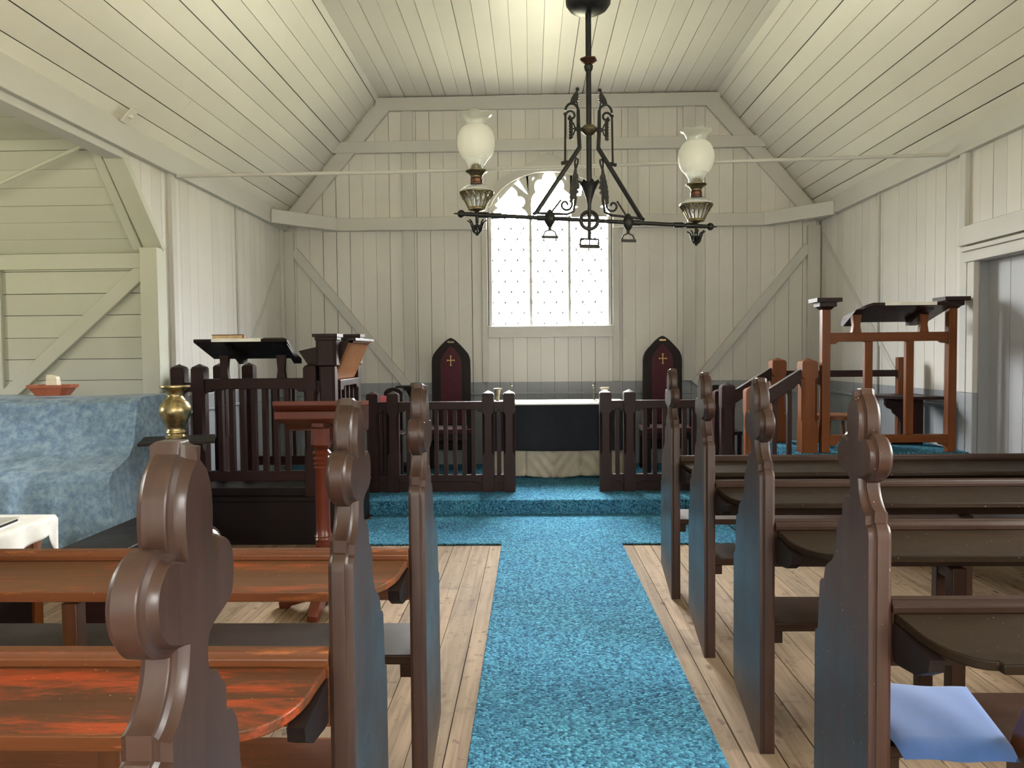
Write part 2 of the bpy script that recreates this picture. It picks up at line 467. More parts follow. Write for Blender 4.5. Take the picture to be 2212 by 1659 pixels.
boards(mb, [[(HL, YF), (HR, YF), (HR, YB), (HL, YB)]], .139, P, (0, 0, -1), axis=0, seed=31, joints=.3, gapk=1.25)
mb.box(HL - .1, HR + .1, YF - .1, YB + .1, ZT + .016, ZT + .1, .5, 1)
struct(mb.build('ceiling', [M['ceil'], M['gap']]))

# left transept
TX0, TZ = -5.2, 1.97
mb = MB()
P = lambda u, v: V((u, YT1, v))
boards(mb, [[(TX0, ZD - .02), (XL, ZD - .02), (XL, TZ), (TX0, TZ)]], .152, P, (0, -1, 0), axis=1, seed=41)
boards(mb, [[(TX0, 0), (XL, 0), (XL, ZD - .02), (TX0, ZD - .02)]], .152, P, (0, -1, 0), axis=1, seed=42, mi=1)
mb.box(TX0, XL - .1, YT1 + .016, YT1 + .1, -.1, 2.6, .5, 2)
struct(mb.build('wall_transept', [M['transept'], M['dado'], M['gap']]))
mb = MB()
P = lambda u, v: V((u, YT0, v))
boards(mb, [[(TX0, 0), (XL, 0), (XL, TZ), (TX0, TZ)]], .152, P, (0, 1, 0), axis=1, seed=43)
mb.box(TX0, XL - .1, YT0 - .1, YT0 - .016, -.1, 2.6, .5, 1)
struct(mb.build('wall_transept_near', [M['transept'], M['gap']]))
mb = MB()
P = lambda u, v: V((TX0, u, v))
tw = (3.0, 3.9, 1.0, 1.85)
gab = [(YT0, 0), (YT1, 0), (YT1, TZ), (4.72, 2.6), (1.9, 2.6), (YT0, TZ)]
rg = [clip(gab, 1, 0, tw[0]), clip(gab, -1, 0, -tw[1])]
m_ = clip(clip(gab, 1, 0, tw[1]), -1, 0, -tw[0]); rg += [clip(m_, 0, 1, tw[2]), clip(m_, 0, -1, -tw[3])]
boards(mb, rg, .152, P, (1, 0, 0), axis=0, seed=44)
for (a, b, c, d) in ((YT0 - .1, tw[0], -.1, 2.8), (tw[1], YT1 + .1, -.1, 2.8), (tw[0], tw[1], -.1, tw[2]), (tw[0], tw[1], tw[3], 2.8)):
    mb.box(TX0 - .1, TX0 - .016, a, b, c, d, .5, 1)
struct(mb.build('wall_transept_end', [M['transept'], M['gap']]))
mb = MB()
for (ya, yb) in ((YT1, 4.72), (YT0, 1.9)):
    p0, p1 = V((0, ya, TZ)), V((0, yb, 2.6)); d = (p1 - p0); L = d.length; d.normalize()
    n = V((0, d.z, -d.y)); n = -n if n.z > 0 else n
    P = lambda u, v, p0=p0, d=d: p0 + d * v + V((u, 0, 0))
    boards(mb, [[(TX0, 0), (XL - .02, 0), (XL - .02, L), (TX0, L)]], .135, P, n, axis=1, seed=45)
    q = [p0 - d * .12 - n * .016, p1 + d * .1 - n * .016, p1 + d * .1 - n * .07, p0 - d * .12 - n * .07]
    mb.prism([p + V((TX0, 0, 0)) for p in q], (XL - .02 - TX0, 0, 0), .5, 1)
P = lambda u, v: V((u, v, 2.6))
boards(mb, [[(TX0, 1.9), (XL - .02, 1.9), (XL - .02, 4.72), (TX0, 4.72)]], .139, P, (0, 0, -1), axis=1, seed=46)
mb.box(TX0 - .1, XL - .02, 1.8, 4.82, 2.616, 2.7, .5, 1)
struct(mb.build('ceiling_transept', [M['transept'], M['gap']]))

# floor: long worn planks running towards the altar
mb = MB(); rnd = random.Random(5)
x = TX0
while x < 3.1:
    w = .118 * rnd.uniform(.95, 1.05); y = YF
    while y < YB:
        L = rnd.uniform(1.6, 3.6); y2 = min(YB, y + L)
        g = .0028 if rnd.random() < .6 else .005
        mb.box(x + g / 2, x + w - g / 2, y + .0006, y2 - .0006, -.03, -rnd.uniform(0, .0012), rnd.random())
        y = y2
    x += w
mb.box(TX0, 3.1, YF, YB, -.09, -.03, .5, 1)
struct(mb.build('floor', [M['floor'], M['gap']]))

# ------------------------------------------------------------------ trims
TN = [0]
def trim(mb, mat='trim', bevel=.004):
    TN[0] += 1
    return struct(mb.build('trim_%d' % TN[0], M[mat], bevel=bevel))
B = YB
def studs(x0, x1, y0, y1, z0, z1, mat='trim'):
    trim(MB().box(x0, x1, y0, y1, ZD, z1), mat); trim(MB().box(x0, x1, y0, y1, z0, ZD - .001), 'dado')
# back wall frame members
trim(MB().box(HL - .03, HR + .03, B - .045, B, 3.725, ZT - .012))
trim(MB().box(-2.02, 2.36, B - .055, B, 3.305, 3.42))
trim(MB().box(-2.12, WX0 - .025, B - .075, B, 2.52, 2.645)); trim(MB().box(WX1 + .025, 2.46, B - .075, B, 2.52, 2.645))
for (a, b) in (((XL + .06, B - .022, ZP - .06), (HL + .05, B - .022, ZT - .07)), ((XR - .06, B - .022, ZP - .06), (HR - .05, B - .022, ZT - .07))):
    d = (V(b) - V(a)).normalized(); n = V((0, -1, 0)).cross(d); n = -n if n.z > 0 else n
    trim(MB().beam(V(a) + n * .02, V(b) + n * .02, .14, .045, up=(0, 1, 0)))
for x0, x1 in ((-1.305, -1.185), (1.546, 1.668)):
    for z0, z1 in ((ZD, 2.52), (2.645, 3.305), (3.42, 3.725)): trim(MB().box(x0, x1, B - .03, B, z0, z1))
for x0, x1 in ((.485, .575), (.995, 1.09)):
    trim(MB().box(x0, x1, B - .028, B, 3.42, 3.725))
trim(MB().box(.99, 1.09, B - .028, B, 2.645, 3.305))
studs(-2.522, -2.425, B - .05, B, .122, 2.52); studs(2.79, 2.915, B - .05, B, .122, 2.52)
for (a, b) in (((-2.43, B - .022, 2.33), (-1.27, B - .022, .93)), ((2.80, B - .022, 2.31), (1.66, B - .022, .93))):
    trim(MB().beam(a, b, .088, .044, up=(0, 1, 0)))
trim(MB().box(-.50, WX0 - .02, B - .03, B, ZD, 2.75)); trim(MB().box(WX1 + .02, .90, B - .03, B, ZD, 2.75))
trim(MB().box(WX0 - .02, WX1 + .02, B - .05, B, 1.42, WZ0 - .01))
for x0, x1 in ((XL, XR),): trim(MB().box(x0, x1, B - .02, B, .835, .858), 'dado')
# gabled head casing over the window arch
pts = [(WX0 - .06, 2.72), (WX0 + .10, 3.02), (.195, 3.285), (WX1 - .10, 3.02), (WX1 + .06, 2.72)]
inner = [(.195 + .615 * math.cos(t), WSP + .455 * math.sin(t)) for t in [math.pi * k / 24 for k in range(2, 23)]]
trim(MB().prism([V((u, B - .04, v)) for u, v in pts + inner[::1]], (0, .04, 0)))
# left wall
trim(MB().box(XL, XL + .05, YF, YB, 2.535, 2.70)); trim(MB().box(XR - .05, XR, YF, YB, 2.56, 2.72))
studs(XL, XL + .035, 5.36, 5.43, .001, 2.54); studs(XL, XL + .02, 6.60, 6.63, .122, 2.54)
studs(XL, XL + .03, 7.78, 7.845, .122, 2.54)
trim(MB().box(XL, XL + .02, 5.43, YB, .835, .858), 'dado')
trim(MB().beam((XL + .003, 7.75, 2.20), (XL + .003, 6.75, 1.2), .05, .008, up=(1, 0, 0)))
# dragon ties across the upper corners
trim(MB().beam((XL + .03, 7.40, 2.60), (-1.98, B - .03, 2.585), .09, .13)); trim(MB().beam((XR - .03, 7.45, 2.61), (2.36, B - .03, 2.585), .09, .13))
# right wall
trim(MB().box(XR - .035, XR, 5.24, 5.31, 2.065, 2.57)); studs(XR - .02, XR, 6.56, 6.585, .122, 2.57)
studs(XR - .03, XR, 5.22, 5.30, .001, 1.945)
trim(MB().box(XR - .05, XR, 2.6, 5.30, 1.945, 2.07))
trim(MB().beam((XR - .004, 7.83, 2.42), (XR - .004, 6.15, .98), .05, .010, up=(1, 0, 0)))
trim(MB().box(XR - .02, XR, 5.32, YB, .845, .868), 'dado')
# door casing
studs(XR - .035, XR, 5.125, 5.205, .001, DZ); studs(XR - .035, XR, 3.85, DY0, .001, DZ)
trim(MB().box(XR - .045, XR, 3.82, 5.225, DZ, 1.90)); trim(MB().box(XR - .06, XR, 3.80, 5.24, 1.90, 1.93))
# transept opening
studs(XL - .12, XL + .0, YT1 - .13, YT1 + .01, .001, 2.0, 'transept')
trim(MB().beam((XL - .06, YT1 - .02, 2.0), (XL - .06, 4.72, 2.60), .13, .05, up=(0, .7, .7)), 'transept')
trim(MB().beam((XL - .165, YT1 - .05, 2.0), (XL - .165, 4.72, 2.60), .06, .03, up=(0, .7, .7)), 'transept')
trim(MB().box(XL - .10, XL + .012, YT0, YT1 - .55, 2.49, 2.55), 'trim')
trim(MB().box(TX0, XL - .12, YT1 - .045, YT1, 1.868, 1.975), 'transept')
trim(MB().beam((XL - .10, YT1 - .022, 1.90), (-3.80, YT1 - .022, .88), .10, .04, up=(0, 1, 0)), 'transept')
trim(MB().box(-3.80, -3.70, YT1 - .03, YT1, ZD - .02, 1.868), 'transept')

# door: vertical grey boards, set back in its casing
d = MB(); xd = XR + .065
P = lambda u, v: V((xd, u, v))
boards(d, [[(DY0, .0), (DY1, .0), (DY1, DZ), (DY0, DZ)]], .135, P, (-1, 0, 0), axis=0, seed=61, gapk=1.2)
d.box(xd + .016, xd + .04, DY0, DY1, 0, DZ, .5, 1)
do = struct(d.build('door_1', [M['door'], M['gap']]))
MB().box(XR, xd, DY1 - .005, DY1 + .02, 0, DZ).build('jamb', M['dado'], do)
MB().box(XR, xd, DY0, DY1, DZ - .005, DZ + .02).build('lintel', M['dado'], do)
MB().ball((xd - .05, 4.05, .95), .028).build('knob', M['brass_dull'], do)

# ------------------------------------------------------------------ windows
def flat_plate(name, outer, holes, mat, parent, y, depth):
    """A board with cut-outs standing in an x-z plane."""
    cu = bpy.data.curves.new(name, 'CURVE'); cu.dimensions = '2D'; cu.fill_mode = 'BOTH'; cu.extrude = depth / 2
    for pl in [outer] + holes:
        sp = cu.splines.new('POLY'); sp.points.add(len(pl) - 1); sp.use_cyclic_u = True
        for i, (u, v) in enumerate(pl): sp.points[i].co = (u, v, 0, 1)
    t = bpy.data.objects.new('t', cu); COL.objects.link(t)
    dg = bpy.context.evaluated_depsgraph_get(); me = bpy.data.meshes.new_from_object(t.evaluated_get(dg))
    bpy.data.objects.remove(t)
    m = MB(); m.add([(v.co.x, y - v.co.z, v.co.y) for v in me.vertices], [tuple(p.vertices) for p in me.polygons])
    bpy.data.meshes.remove(me); bpy.data.curves.remove(cu)
    return m.build(name, mat, parent)
win = bpy.data.objects.new('window_1', None); COL.objects.link(win); win.location = (.195, YB, WZ0); ORG[win] = V((.195, YB, WZ0)); struct(win)
cx = lambda c: .195 + (c - 700) * .0012556
cz = lambda c: 2.64 - (c - 565.6) * .0012475
def mir(pts, ax): return pts + [(2 * ax - a, b) for a, b in reversed(pts) if abs(a - ax) > 1]
sideh = mir([(232, 560), (234, 535), (250, 508), (272, 490), (290, 484), (268, 470), (253, 443), (258, 412), (280, 394), (311, 392), (317, 372), (317, 355), (332, 332), (356, 314), (378, 301)], 378)
cent = mir([(554, 560), (553, 450), (558, 405), (572, 378), (592, 358), (583, 335), (581, 300), (592, 272), (612, 259), (643, 257), (648, 232), (660, 208), (680, 189), (700, 178)], 700)
rsd = [(1400 - a, b) for a, b in sideh]
sp1 = [(412, 282), (452, 252), (530, 224), (531, 378), (505, 360), (460, 322)]
sp2 = [(1400 - a, b) for a, b in sp1]
dot1 = [(562, 262), (566, 240), (578, 232), (580, 240), (570, 258)]; dot2 = [(1400 - a, b) for a, b in dot1]
ow = [(.195 + .613 * math.cos(t), WSP + .453 * math.sin(t)) for t in [math.pi * k / 40 for k in range(41)]]
ow = [(WX1 - .002, cz(560))] + ow + [(WX0 + .002, cz(560))]
conv = lambda pl: [(cx(a), cz(b)) for a, b in pl]
flat_plate('tracery', ow, [conv(p) for p in (sideh, cent, rsd, sp1, sp2, dot1, dot2)], M['trim'], win, YB + .03, .04)
for c in (545, 860): MB().box(cx(c) - .013, cx(c) + .013, YB + .0, YB + .05, WZ0, cz(556)).build('mullion', M['trim'], win)
fr = MB()
fr.box(WX0 - .012, WX0 + .022, YB - .01, YB + .09, WZ0, WSP); fr.box(WX1 - .022, WX1 + .012, YB - .01, YB + .09, WZ0, WSP)
fr.build('jamb', M['trim'], win, bevel=.003)
MB().prism([(WX0 - .03, y, z) for y, z in ((YB - .03, WZ0 - .03), (YB - .03, WZ0 - .012), (YB + .09, WZ0 + .022), (YB + .09, WZ0 - .03))], (WX1 - WX0 + .06, 0, 0)).build('sill', M['trim'], win)
rim = MB()
rings = []
for k in range(33):
    t = math.pi * k / 32; c, s_ = math.cos(t), math.sin(t)
    rings.append([V((.195 + r * c, y, WSP + (r - .16) * s_)) for r, y in ((.612, YB - .012), (.64, YB - .012), (.64, YB + .1), (.612, YB + .1))])
rim.loft(rings).build('arch_rim', M['trim'], win)
# leaded lights: diamond lattice in each of the three lights
for (a, b) in ((232, 540), (552, 855), (867, 1172)):
    lm = MB(); x0, x1 = cx(a), cx(b); n = 3; wd = (x1 - x0) / n; hd = wd * 1.68; zt = cz(545); z0 = WZ0 + .022
    yv = YB + .058
    rows = int((zt - z0) / hd) + 2
    for s_ in (1, -1):
        for k in range(-rows * 2, rows * 2 + n + 1):
            # line x = x0 + (k + s*t/hd) * wd
            pts = []
            za, zb = z0, zt
            xa = lambda z: x0 + (k + s_ * (z - z0) / hd) * wd
            # clip to [x0,x1]
            zs = [z0, zt]
            t0 = z0 + (0 - k) * hd / s_; t1 = z0 + (n - k) * hd / s_
            lo, hi = max(z0, min(t0, t1)), min(zt, max(t0, t1))
            if hi - lo > .01: lm.beam((xa(lo), yv, lo), (xa(hi), yv, hi), .009, .009, up=(0, 1, 0))
    for r in range(rows * 2):
        for c in range(n + 1):
            z = z0 + r * hd / 2; x_ = x0 + (c + (.5 if r % 2 else 0)) * wd
            if z < zt and x_ <= x1 + .001: lm.ball((x_, yv, z), .014, 6, 4)
    lm.build('lead_lattice', M['lead'], win)
    MB().box(x0 - .012, x1 + .012, YB + .063, YB + .067, WZ0, WSP - .02).build('pane', M['pane'], win)
MB().prism([V((u, YB + .063, v)) for u, v in ow], (0, .004, 0)).build('pane', M['pane'], win)
def plain_window(n, axis, P, a0, a1, z0, z1):
    m = MB(); rails = [(a0, a0 + .05, z0, z1), (a1 - .05, a1, z0, z1), (a0, a1, z0, z0 + .05), (a0, a1, z1 - .05, z1), ((a0 + a1) / 2 - .02, (a0 + a1) / 2 + .02, z0, z1), (a0, a1, (z0 + z1) / 2 - .015, (z0 + z1) / 2 + .015)]
    for (a, b, c, d_) in rails:
        if axis == 'y': m.box(P - .02, P + .02, a, b, c, d_)
        else: m.box(a, b, P - .02, P + .02, c, d_)
    o = struct(m.build('window_%d' % n, M['trim']))
    g = MB()
    if axis == 'y': g.box(P - .002, P + .002, a0, a1, z0, z1)
    else: g.box(a0, a1, P - .002, P + .002, z0, z1)
    g.build('pane', M['pane'], o)
plain_window(2, 'y', XL - .06, -2.7, -.6, .95, 2.4)
plain_window(3, 'y', XR + .06, -2.7, -.6, .95, 2.4)
plain_window(4, 'y', XR + .06, 1.2, 2.4, 1.05, 2.2)
plain_window(5, 'x', YF - .06, *rw)
plain_window(6, 'y', TX0 - .06, *tw)

# ------------------------------------------------------------------ floor coverings and platforms
m = MB(); m.box(XL, XR, 5.93, YB - .001, 0.0, .108)
struct(m.build('floor_chancel', M['maroon_x']))
cw = MB()
def strip(prof, x0, x1): cw.loft([[V((x, y, z)) for y, z in prof] for x in (x0, x1)], cap=True)
m = MB()
out = [(-.206, -.6), (.583, -.6), (.583, 4.99), (1.40, 4.99), (1.40, 5.915), (-1.24, 5.915), (-1.24, 4.99), (-.206, 4.99)]
m.prism([V((x, y, .001)) for x, y in out], (0, 0, .011))
tag(m.build('aisle_carpet', M['carpet'], bevel=.004), 'turquoise carpet laid as a T along the aisle and below the chancel step', 'carpet')
m = MB()
pr = [(YB - .03, .109), (YB - .03, .121), (5.935, .121), (5.921, .119), (5.913, .108), (5.911, .012), (5.922, .012), (5.924, .105), (5.931, .109)]
m.prism([V((XL + .02, y, z)) for y, z in pr], (XR - XL - .04, 0, 0))
tag(m.build('chancel_carpet', M['carpet']), 'turquoise carpet covering the chancel floor and turned down over its step', 'carpet')

# ------------------------------------------------------------------ pews
def spline(pts, n=4):
    """pts: (y, z) or (y, z, 1) for a sharp corner; runs between corners are smoothed."""
    segs = []; cur = [pts[0]]
    for p in pts[1:]:
        cur.append(p)
        if len(p) > 2: segs.append(cur); cur = [p]
    if len(cur) > 1: segs.append(cur)
    out = []
    for s_ in segs:
        q = [V((p[0], p[1])) for p in s_]
        if len(q) == 2: out += [q[0]]; continue
        for i in range(len(q) - 1):
            p0, p1, p2, p3 = q[max(i - 1, 0)], q[i], q[i + 1], q[min(i + 2, len(q) - 1)]
            for k in range(n):
                t = k / n
                out.append(.5 * ((2 * p1) + (p2 - p0) * t + (2 * p0 - 5 * p1 + 4 * p2 - p3) * t * t + (3 * p1 - p0 - 3 * p2 + p3) * t ** 3))
    return out
PROF = [(0, 0, 1), (0, .855, 1), (.003, .872), (.012, .886, 1), (.016, .888, 1), (.016, .911, 1), (.030, .918), (.044, .934), (.052, .952), (.055, .966, 1),
        (.040, .971), (.018, .981), (.002, 1.0), (-.004, 1.025), (.001, 1.048), (.016, 1.066), (.034, 1.074), (.055, 1.070, 1),
        (.053, 1.092), (.057, 1.12), (.069, 1.143), (.083, 1.156, 1), (.087, 1.168, 1), (.107, 1.168, 1), (.111, 1.156, 1), (.126, 1.143), (.137, 1.12), (.140, 1.092), (.138, 1.066, 1),
        (.156, 1.070), (.176, 1.060), (.189, 1.040), (.191, 1.012), (.183, .987), (.165, .975), (.140, .968, 1),
        (.124, .962), (.120, .948), (.125, .931), (.140, .910), (.151, .899, 1), (.151, .872, 1), (.163, .868, 1), (.178, .850), (.183, .825), (.187, .79), (.205, .762), (.228, .746), (.245, .734), (.255, .715), (.258, .70, 1),
        (.272, .695, 1), (.284, .685, 1), (.290, .62), (.295, .565, 1), (.312, .552, 1), (.315, .50), (.315, 0, 1)]
POLY = spline(PROF)
def inset(poly, d):
    n = len(poly); out = []
    for i in range(n):
        a, b, c = poly[i - 1], poly[i], poly[(i + 1) % n]
        e0 = (b - a).normalized(); e1 = (c - b).normalized()
        n0 = V((e0.y, -e0.x)); n1 = V((e1.y, -e1.x))
        m_ = (n0 + n1)
        if m_.length < 1e-3: m_ = n0
        m_.normalize(); k = max(.55, m_.dot(n0))
        dd = d * (.5 if b.y > 1.162 else 1) * (0 if b.y < .001 or (b.y < .93 and b.x > .09) else 1)
        out.append(b + m_ * (dd / k))
    return out
AREA = sum(POLY[i - 1].x * POLY[i].y - POLY[i].x * POLY[i - 1].y for i in range(len(POLY)))
SG = 1 if AREA < 0 else -1
TH = .045
LAY = [(0, .0125), (.002, .0115), (.0055, .0110), (.010, .0085), (.0132, .004), (.0140, .0006), (.0155, 0), (TH - .008, 0), (TH - .007, .001), (TH - .001, .007), (TH, .0075)]
def pew_end(xo, s, y0, mat, parent, name='end_panel'):
    m = MB(); rings = []
    for dx, ins in LAY:
        q = inset(POLY, SG * ins)
        rings.append([V((xo + s * dx, y0 + p.x, p.y)) for p in q])
    m.loft(rings)
    return m.build(name, mat, parent, angle=21)
def pew(s, xo, y0, xe, label, ledge, rail, endm, mids, seatm='dark_x', seatlabel=None):
    """s: +1 pew runs right from its aisle end, -1 left. xo: outer face of the aisle end, xe: far end."""
    t = thing('pew', ((xo + xe) / 2, y0 + .15, 0), label, 'pew', 'pews beside the aisle')
    dz = -.014 if s > 0 else -.033
    pew_end(xo, s, y0, M[endm], t); pew_end(xe, -s, y0, M['endpanel'], t)
    xi = xo + s * TH; xf = xe - s * TH
    X = lambda d: xi + s * d
    # book ledge, sloping a little towards the person behind, aisle corner rounded
    L = abs(xf - xi)
    out = [(0.004, -.004), (L, -.004), (L, -.205), (.108, -.205), (.105, -.192)] + [(.105 - .095 * math.sin(a), -.192 + .135 * (1 - math.cos(a))) for a in [math.pi / 2 * k / 8 for k in range(1, 9)]]
    m = MB()
    top = [V((X(u), y0 + v, .716 + dz + .13 * v)) for u, v in out]
    m.prism(top, (0, 0, -.020)); bl = m.build('book_ledge', M[ledge], t, bevel=.003)
    if rail == 'edge_red':
        m = MB(); m.prism([V((X(.11), y0 - .205 + a, .716 + dz + .13 * -.205 + b)) for a, b in ((-.004, -.024), (-.004, .001), (.006, .002), (.006, -.024))], (s * (L - .11), 0, 0))
        m.build('ledge_nosing', M['edge_red'], bl, bevel=.002)
    # back rail above the ledge with a bead along it
    m = MB()
    m.prism([V((X(.001), y0 + a, b + dz)) for a, b in ((-.002, .715), (-.002, .729), (.004, .735), (.006, .742), (.028, .744), (.028, .60), (.006, .60), (.006, .715))], (s * (L - .002), 0, 0))
    m.build('back_rail', M[rail], t, bevel=.002)
    m = MB(); m.prism([V((X(.001), y0 + a, b + dz)) for a, b in ((-.15, .675), (-.004, .695), (-.004, .615), (-.03, .615), (-.10, .625), (-.145, .65))], (s * .03, 0, 0))
    m.build('ledge_bracket', M['black_y'], t)
    MB().box(*sorted((X(.001), X(L - .001))), y0 + .035, y0 + .30, .372, .400).build('seat', M[seatm], t, bevel=.004)
    m = MB(); m.prism([V((X(.001), y0 + a, b)) for a, b in ((.04, .371), (.27, .371), (.27, .352), (.24, .335), (.04, .335))], (s * .035, 0, 0))
    m.build('seat_bracket', M['dark_y'], t)
    for dm in mids:
        xm = X(dm)
        m = MB()
        m.box(xm - .022, xm + .022, y0 - .02, y0 + .025, .0, .60 + dz)
        m.build('leg', M['dark_z' if s > 0 else 'edge_leg'], t, bevel=.003)
        MB().box(xm - .022, xm + .022, y0 + .17, y0 + .215, 0, .372).build('leg', M['dark_z' if s > 0 else 'edge_leg'], t, bevel=.003)
        MB().box(xm - .018, xm + .018, y0 + .025, y0 + .17, .30, .371).build('cross_rail', M['dark_y'], t, bevel=.003)
    return t
M['edge_leg'] = wood('orange_brown_leg', (.045, .015, .007), (.095, .034, .012), 'z', .3, .3)
pew(1, .700, 3.876, 2.78, 'dark brown pew on the right, front one nearest the pulpit', 'ledge_dark', 'dark_x', 'endpanel', [])
pew(1, .697, 3.120, 2.78, 'dark brown pew on the right, second back from the pulpit, carpet corner seen past it', 'ledge_dark', 'dark_x', 'endpanel', [1.0])
pew(1, .700, 2.364, 2.78, 'dark brown right-hand pew directly ahead of the pew with the blue cushion', 'ledge_dark', 'dark_x', 'endpanel', [.55])
pR4 = pew(1, .705, 1.608, 2.78, 'dark brown pew on the right with red scuffed finial and blue cushion on it', 'ledge_dark', 'dark_x', 'scuffed', [])
pew(-1, -.300, 2.105, -1.80, 'pew on the left with worn red ledge, front one behind the lectern', 'ledge_red', 'edge_red', 'endpanel', [.95])
pew(-1, -.330, 1.375, -1.80, 'pew on the left with blistered red ledge and chipped rounded corner, middle of the three', 'ledge_blister', 'edge_red', 'endpanel', [.40], 'edge_red')
pew(-1, -.330, .652, -1.80, 'pew on the left nearest the viewer, its large trefoil end below the brass vase', 'ledge_blister', 'edge_red', 'endpanel', [.6], 'edge_red')
# half-height support under the cushioned pew
m = MB(); m.prism([V((1.02, y, z)) for y, z in ((1.56, 0), (1.56, .50), (1.565, .515), (1.585, .525), (1.61, .50), (1.64, .43), (1.66, .373), (1.66, 0))], (.045, 0, 0))
m.build('leg', M['edge_leg'], pR4, bevel=.003)

# blue cushion
def cush(u, v):
    w = math.sin(math.pi * u) * math.sin(math.pi * v)
    return w
m = MB()
cA, cB, cC, cD = V((.768, 1.62, 0)), V((.925, 1.605, 0)), V((1.055, 1.885, 0)), V((.80, 1.90, 0))
cA = V((.757, 1.565, 0)); cB = V((.985, 1.555, 0)); cC = V((1.06, 1.885, 0)); cD = V((.757, 1.90, 0))
def cpos(u, v, sg):
    p = (cA * (1 - u) + cB * u) * (1 - v) + (cD * (1 - u) + cC * u) * v
    h = (math.sin(math.pi * u) * math.sin(math.pi * v)) ** .45 * .020
    z = .424 + sg * h + .003 * math.sin(9 * u + 5 * v) * math.sin(math.pi * u)
    if sg < 0: z = max(z, .4015)
    if v < .12 : z -= (.12 - v) * .10
    return V((p.x, p.y, z))
m.grid(lambda u, v: cpos(u, v, 1), 24, 24); m.grid(lambda u, v: cpos(u, v, -1), 24, 24)
tag(m.build('seat_cushion', M['bluecush'], angle=80), 'flat blue cotton cushion lying on the pew seat on the right', 'cushion')

# ------------------------------------------------------------------ shared joinery
def post(parent, x, y, z0, z1, w, mat, cap=.022, name='post'):
    """square post with chamfered shaft and a pyramid cap"""
    m = MB(); h = w / 2; c = w * .2
    sq = lambda k, z: [V((x + a * k, y + b * k, z)) for a, b in ((-1, -1), (1, -1), (1, 1), (-1, 1))]
    oc = lambda z, cc: [V((x + a, y + b, z)) for a, b in ((-h + cc, -h), (h - cc, -h), (h, -h + cc), (h, h - cc), (h - cc, h), (-h + cc, h), (-h, h - cc), (-h, -h + cc))]
    e = .0008; ls = (z0 + .30, z0 + .33); us = (z1 - .20, z1 - .17)
    if z1 - z0 < .7: ls = (z0 + .2, z0 + .22); us = (z1 - .14, z1 - .12)
    rings = [oc(z0, e), oc(ls[0], e), oc(ls[1], c), oc(us[0], c), oc(us[1], e), oc(z1 - cap - .008, e)]
    k = .012
    def small(q, f, z): return [V((x + (p.x - x) * f, y + (p.y - y) * f, z)) for p in q]
    b = oc(z1, e)
    rings += [small(b, .90, z1 - cap - .008), small(b, .90, z1 - cap), small(b, .02, z1)]
    m.loft(rings); return m.build(name, mat, parent, angle=25)
def bar(parent, name, p0, p1, w, h, mat, up=(0, 0, 1), bevel=.003): return MB().beam(p0, p1, w, h, up).build(name, mat, parent, bevel=bevel)
def arched_rail(parent, x0, x1, y, zt, zb, mat, name='rail', d=.05, drop=.02):
    m = MB(); pts = [(x0, zt), (x1, zt), (x1, zb - drop), (x1 - .035, zb - drop), (x1 - .055, zb), (x0 + .055, zb), (x0 + .035, zb - drop), (x0, zb - drop)]
    if x1 - x0 < .16: pts = [(x0, zt), (x1, zt), (x1, zb - drop), (x1 - .025, zb - drop), (x1 - .035, zb), (x0 + .035, zb), (x0 + .025, zb - drop), (x0, zb - drop)]
    m.prism([V((u, y - d / 2, v)) for u, v in pts], (0, d, 0)); return m.build(name, mat, parent, bevel=.003)

# altar rails
MZ, MX, MY = M['maroon_z'], M['maroon_x'], M['maroon_y']
def altar_rail(label, posts, spans):
    xs = [p for p in posts]
    t = thing('altar_rail', (sum(xs) / len(xs), 6.30, .122), label, 'altar rail', 'altar rails either side of the altar')
    for x in posts: post(t, x, 6.30, .122, .955, .095, MZ)
    for a, b, nb in spans:
        arched_rail(t, a, b, 6.30, .865, .800, MX, 'top_rail', .06)
        arched_rail(t, a, b, 6.30, .262, .205, MX, 'bottom_rail', .05)
        MB().box(a, b, 6.285, 6.315, .124, .212).build('kick_board', MX, t)
        for k in range(nb):
            x = a + (b - a) * (k + 1) / (nb + 1)
            MB().box(x - .017, x + .017, 6.28, 6.32, .262, .80).build('baluster', MZ, t, bevel=.002)
    return t
altar_rail('dark balustered altar rail left of the altar, behind the red lectern', [-.187, -.359, -1.142, -1.31], [(-.312, -.234, 1), (-1.095, -.406, 8), (-1.263, -1.189, 2)])
altar_rail('dark balustered altar rail right of the altar, ending at the pulpit stair', [.60, .795, 1.53], [(.647, .748, 1), (.842, 1.483, 7)])

# ------------------------------------------------------------------ altar
t = thing('altar_table', (.2, 7.2, .122), 'altar table under a black pall and beige frontal below the window', 'altar')
for x in (-.38, .78):
    for y in (7.0, 7.42): MB().box(x - .03, x + .03, y - .03, y + .03, .122, .77).build('leg', MZ, t)
MB().box(-.44, .84, 6.99, 7.45, .77, .80).build('table_top', MX, t)
def frontal(u, v):
    x = -.445 + 1.29 * u; z = .798 - (.798 - .145) * v
    f = 0
    for pc in (-.06, .435):
        f += .020 * math.exp(-((x - pc) / .008) ** 2)
    k = abs((x - .19) / .245)
    fold = .014 * math.sin(34 * (v + .45 * k)) * max(0, 1 - k) * v if k < 1 else .010 * math.sin(26 * (v - .4 * k)) * v
    sag = -.02 * max(0, 1 - ((x - .19) / .25) ** 2) if abs(x - .19) < .25 else -.012 * math.sin(math.pi * min(1, (abs(x - .19) - .25) / .2)) * .5
    return V((x, 6.955 + f - fold, z + sag * v ** 4))
m = MB(); m.grid(frontal, 130, 40)
tag(m.build('altar_frontal', M['beige'], solid=.002, angle=80), 'beige pleated linen frontal hanging below the black pall', 'altar cloth')
m = MB()
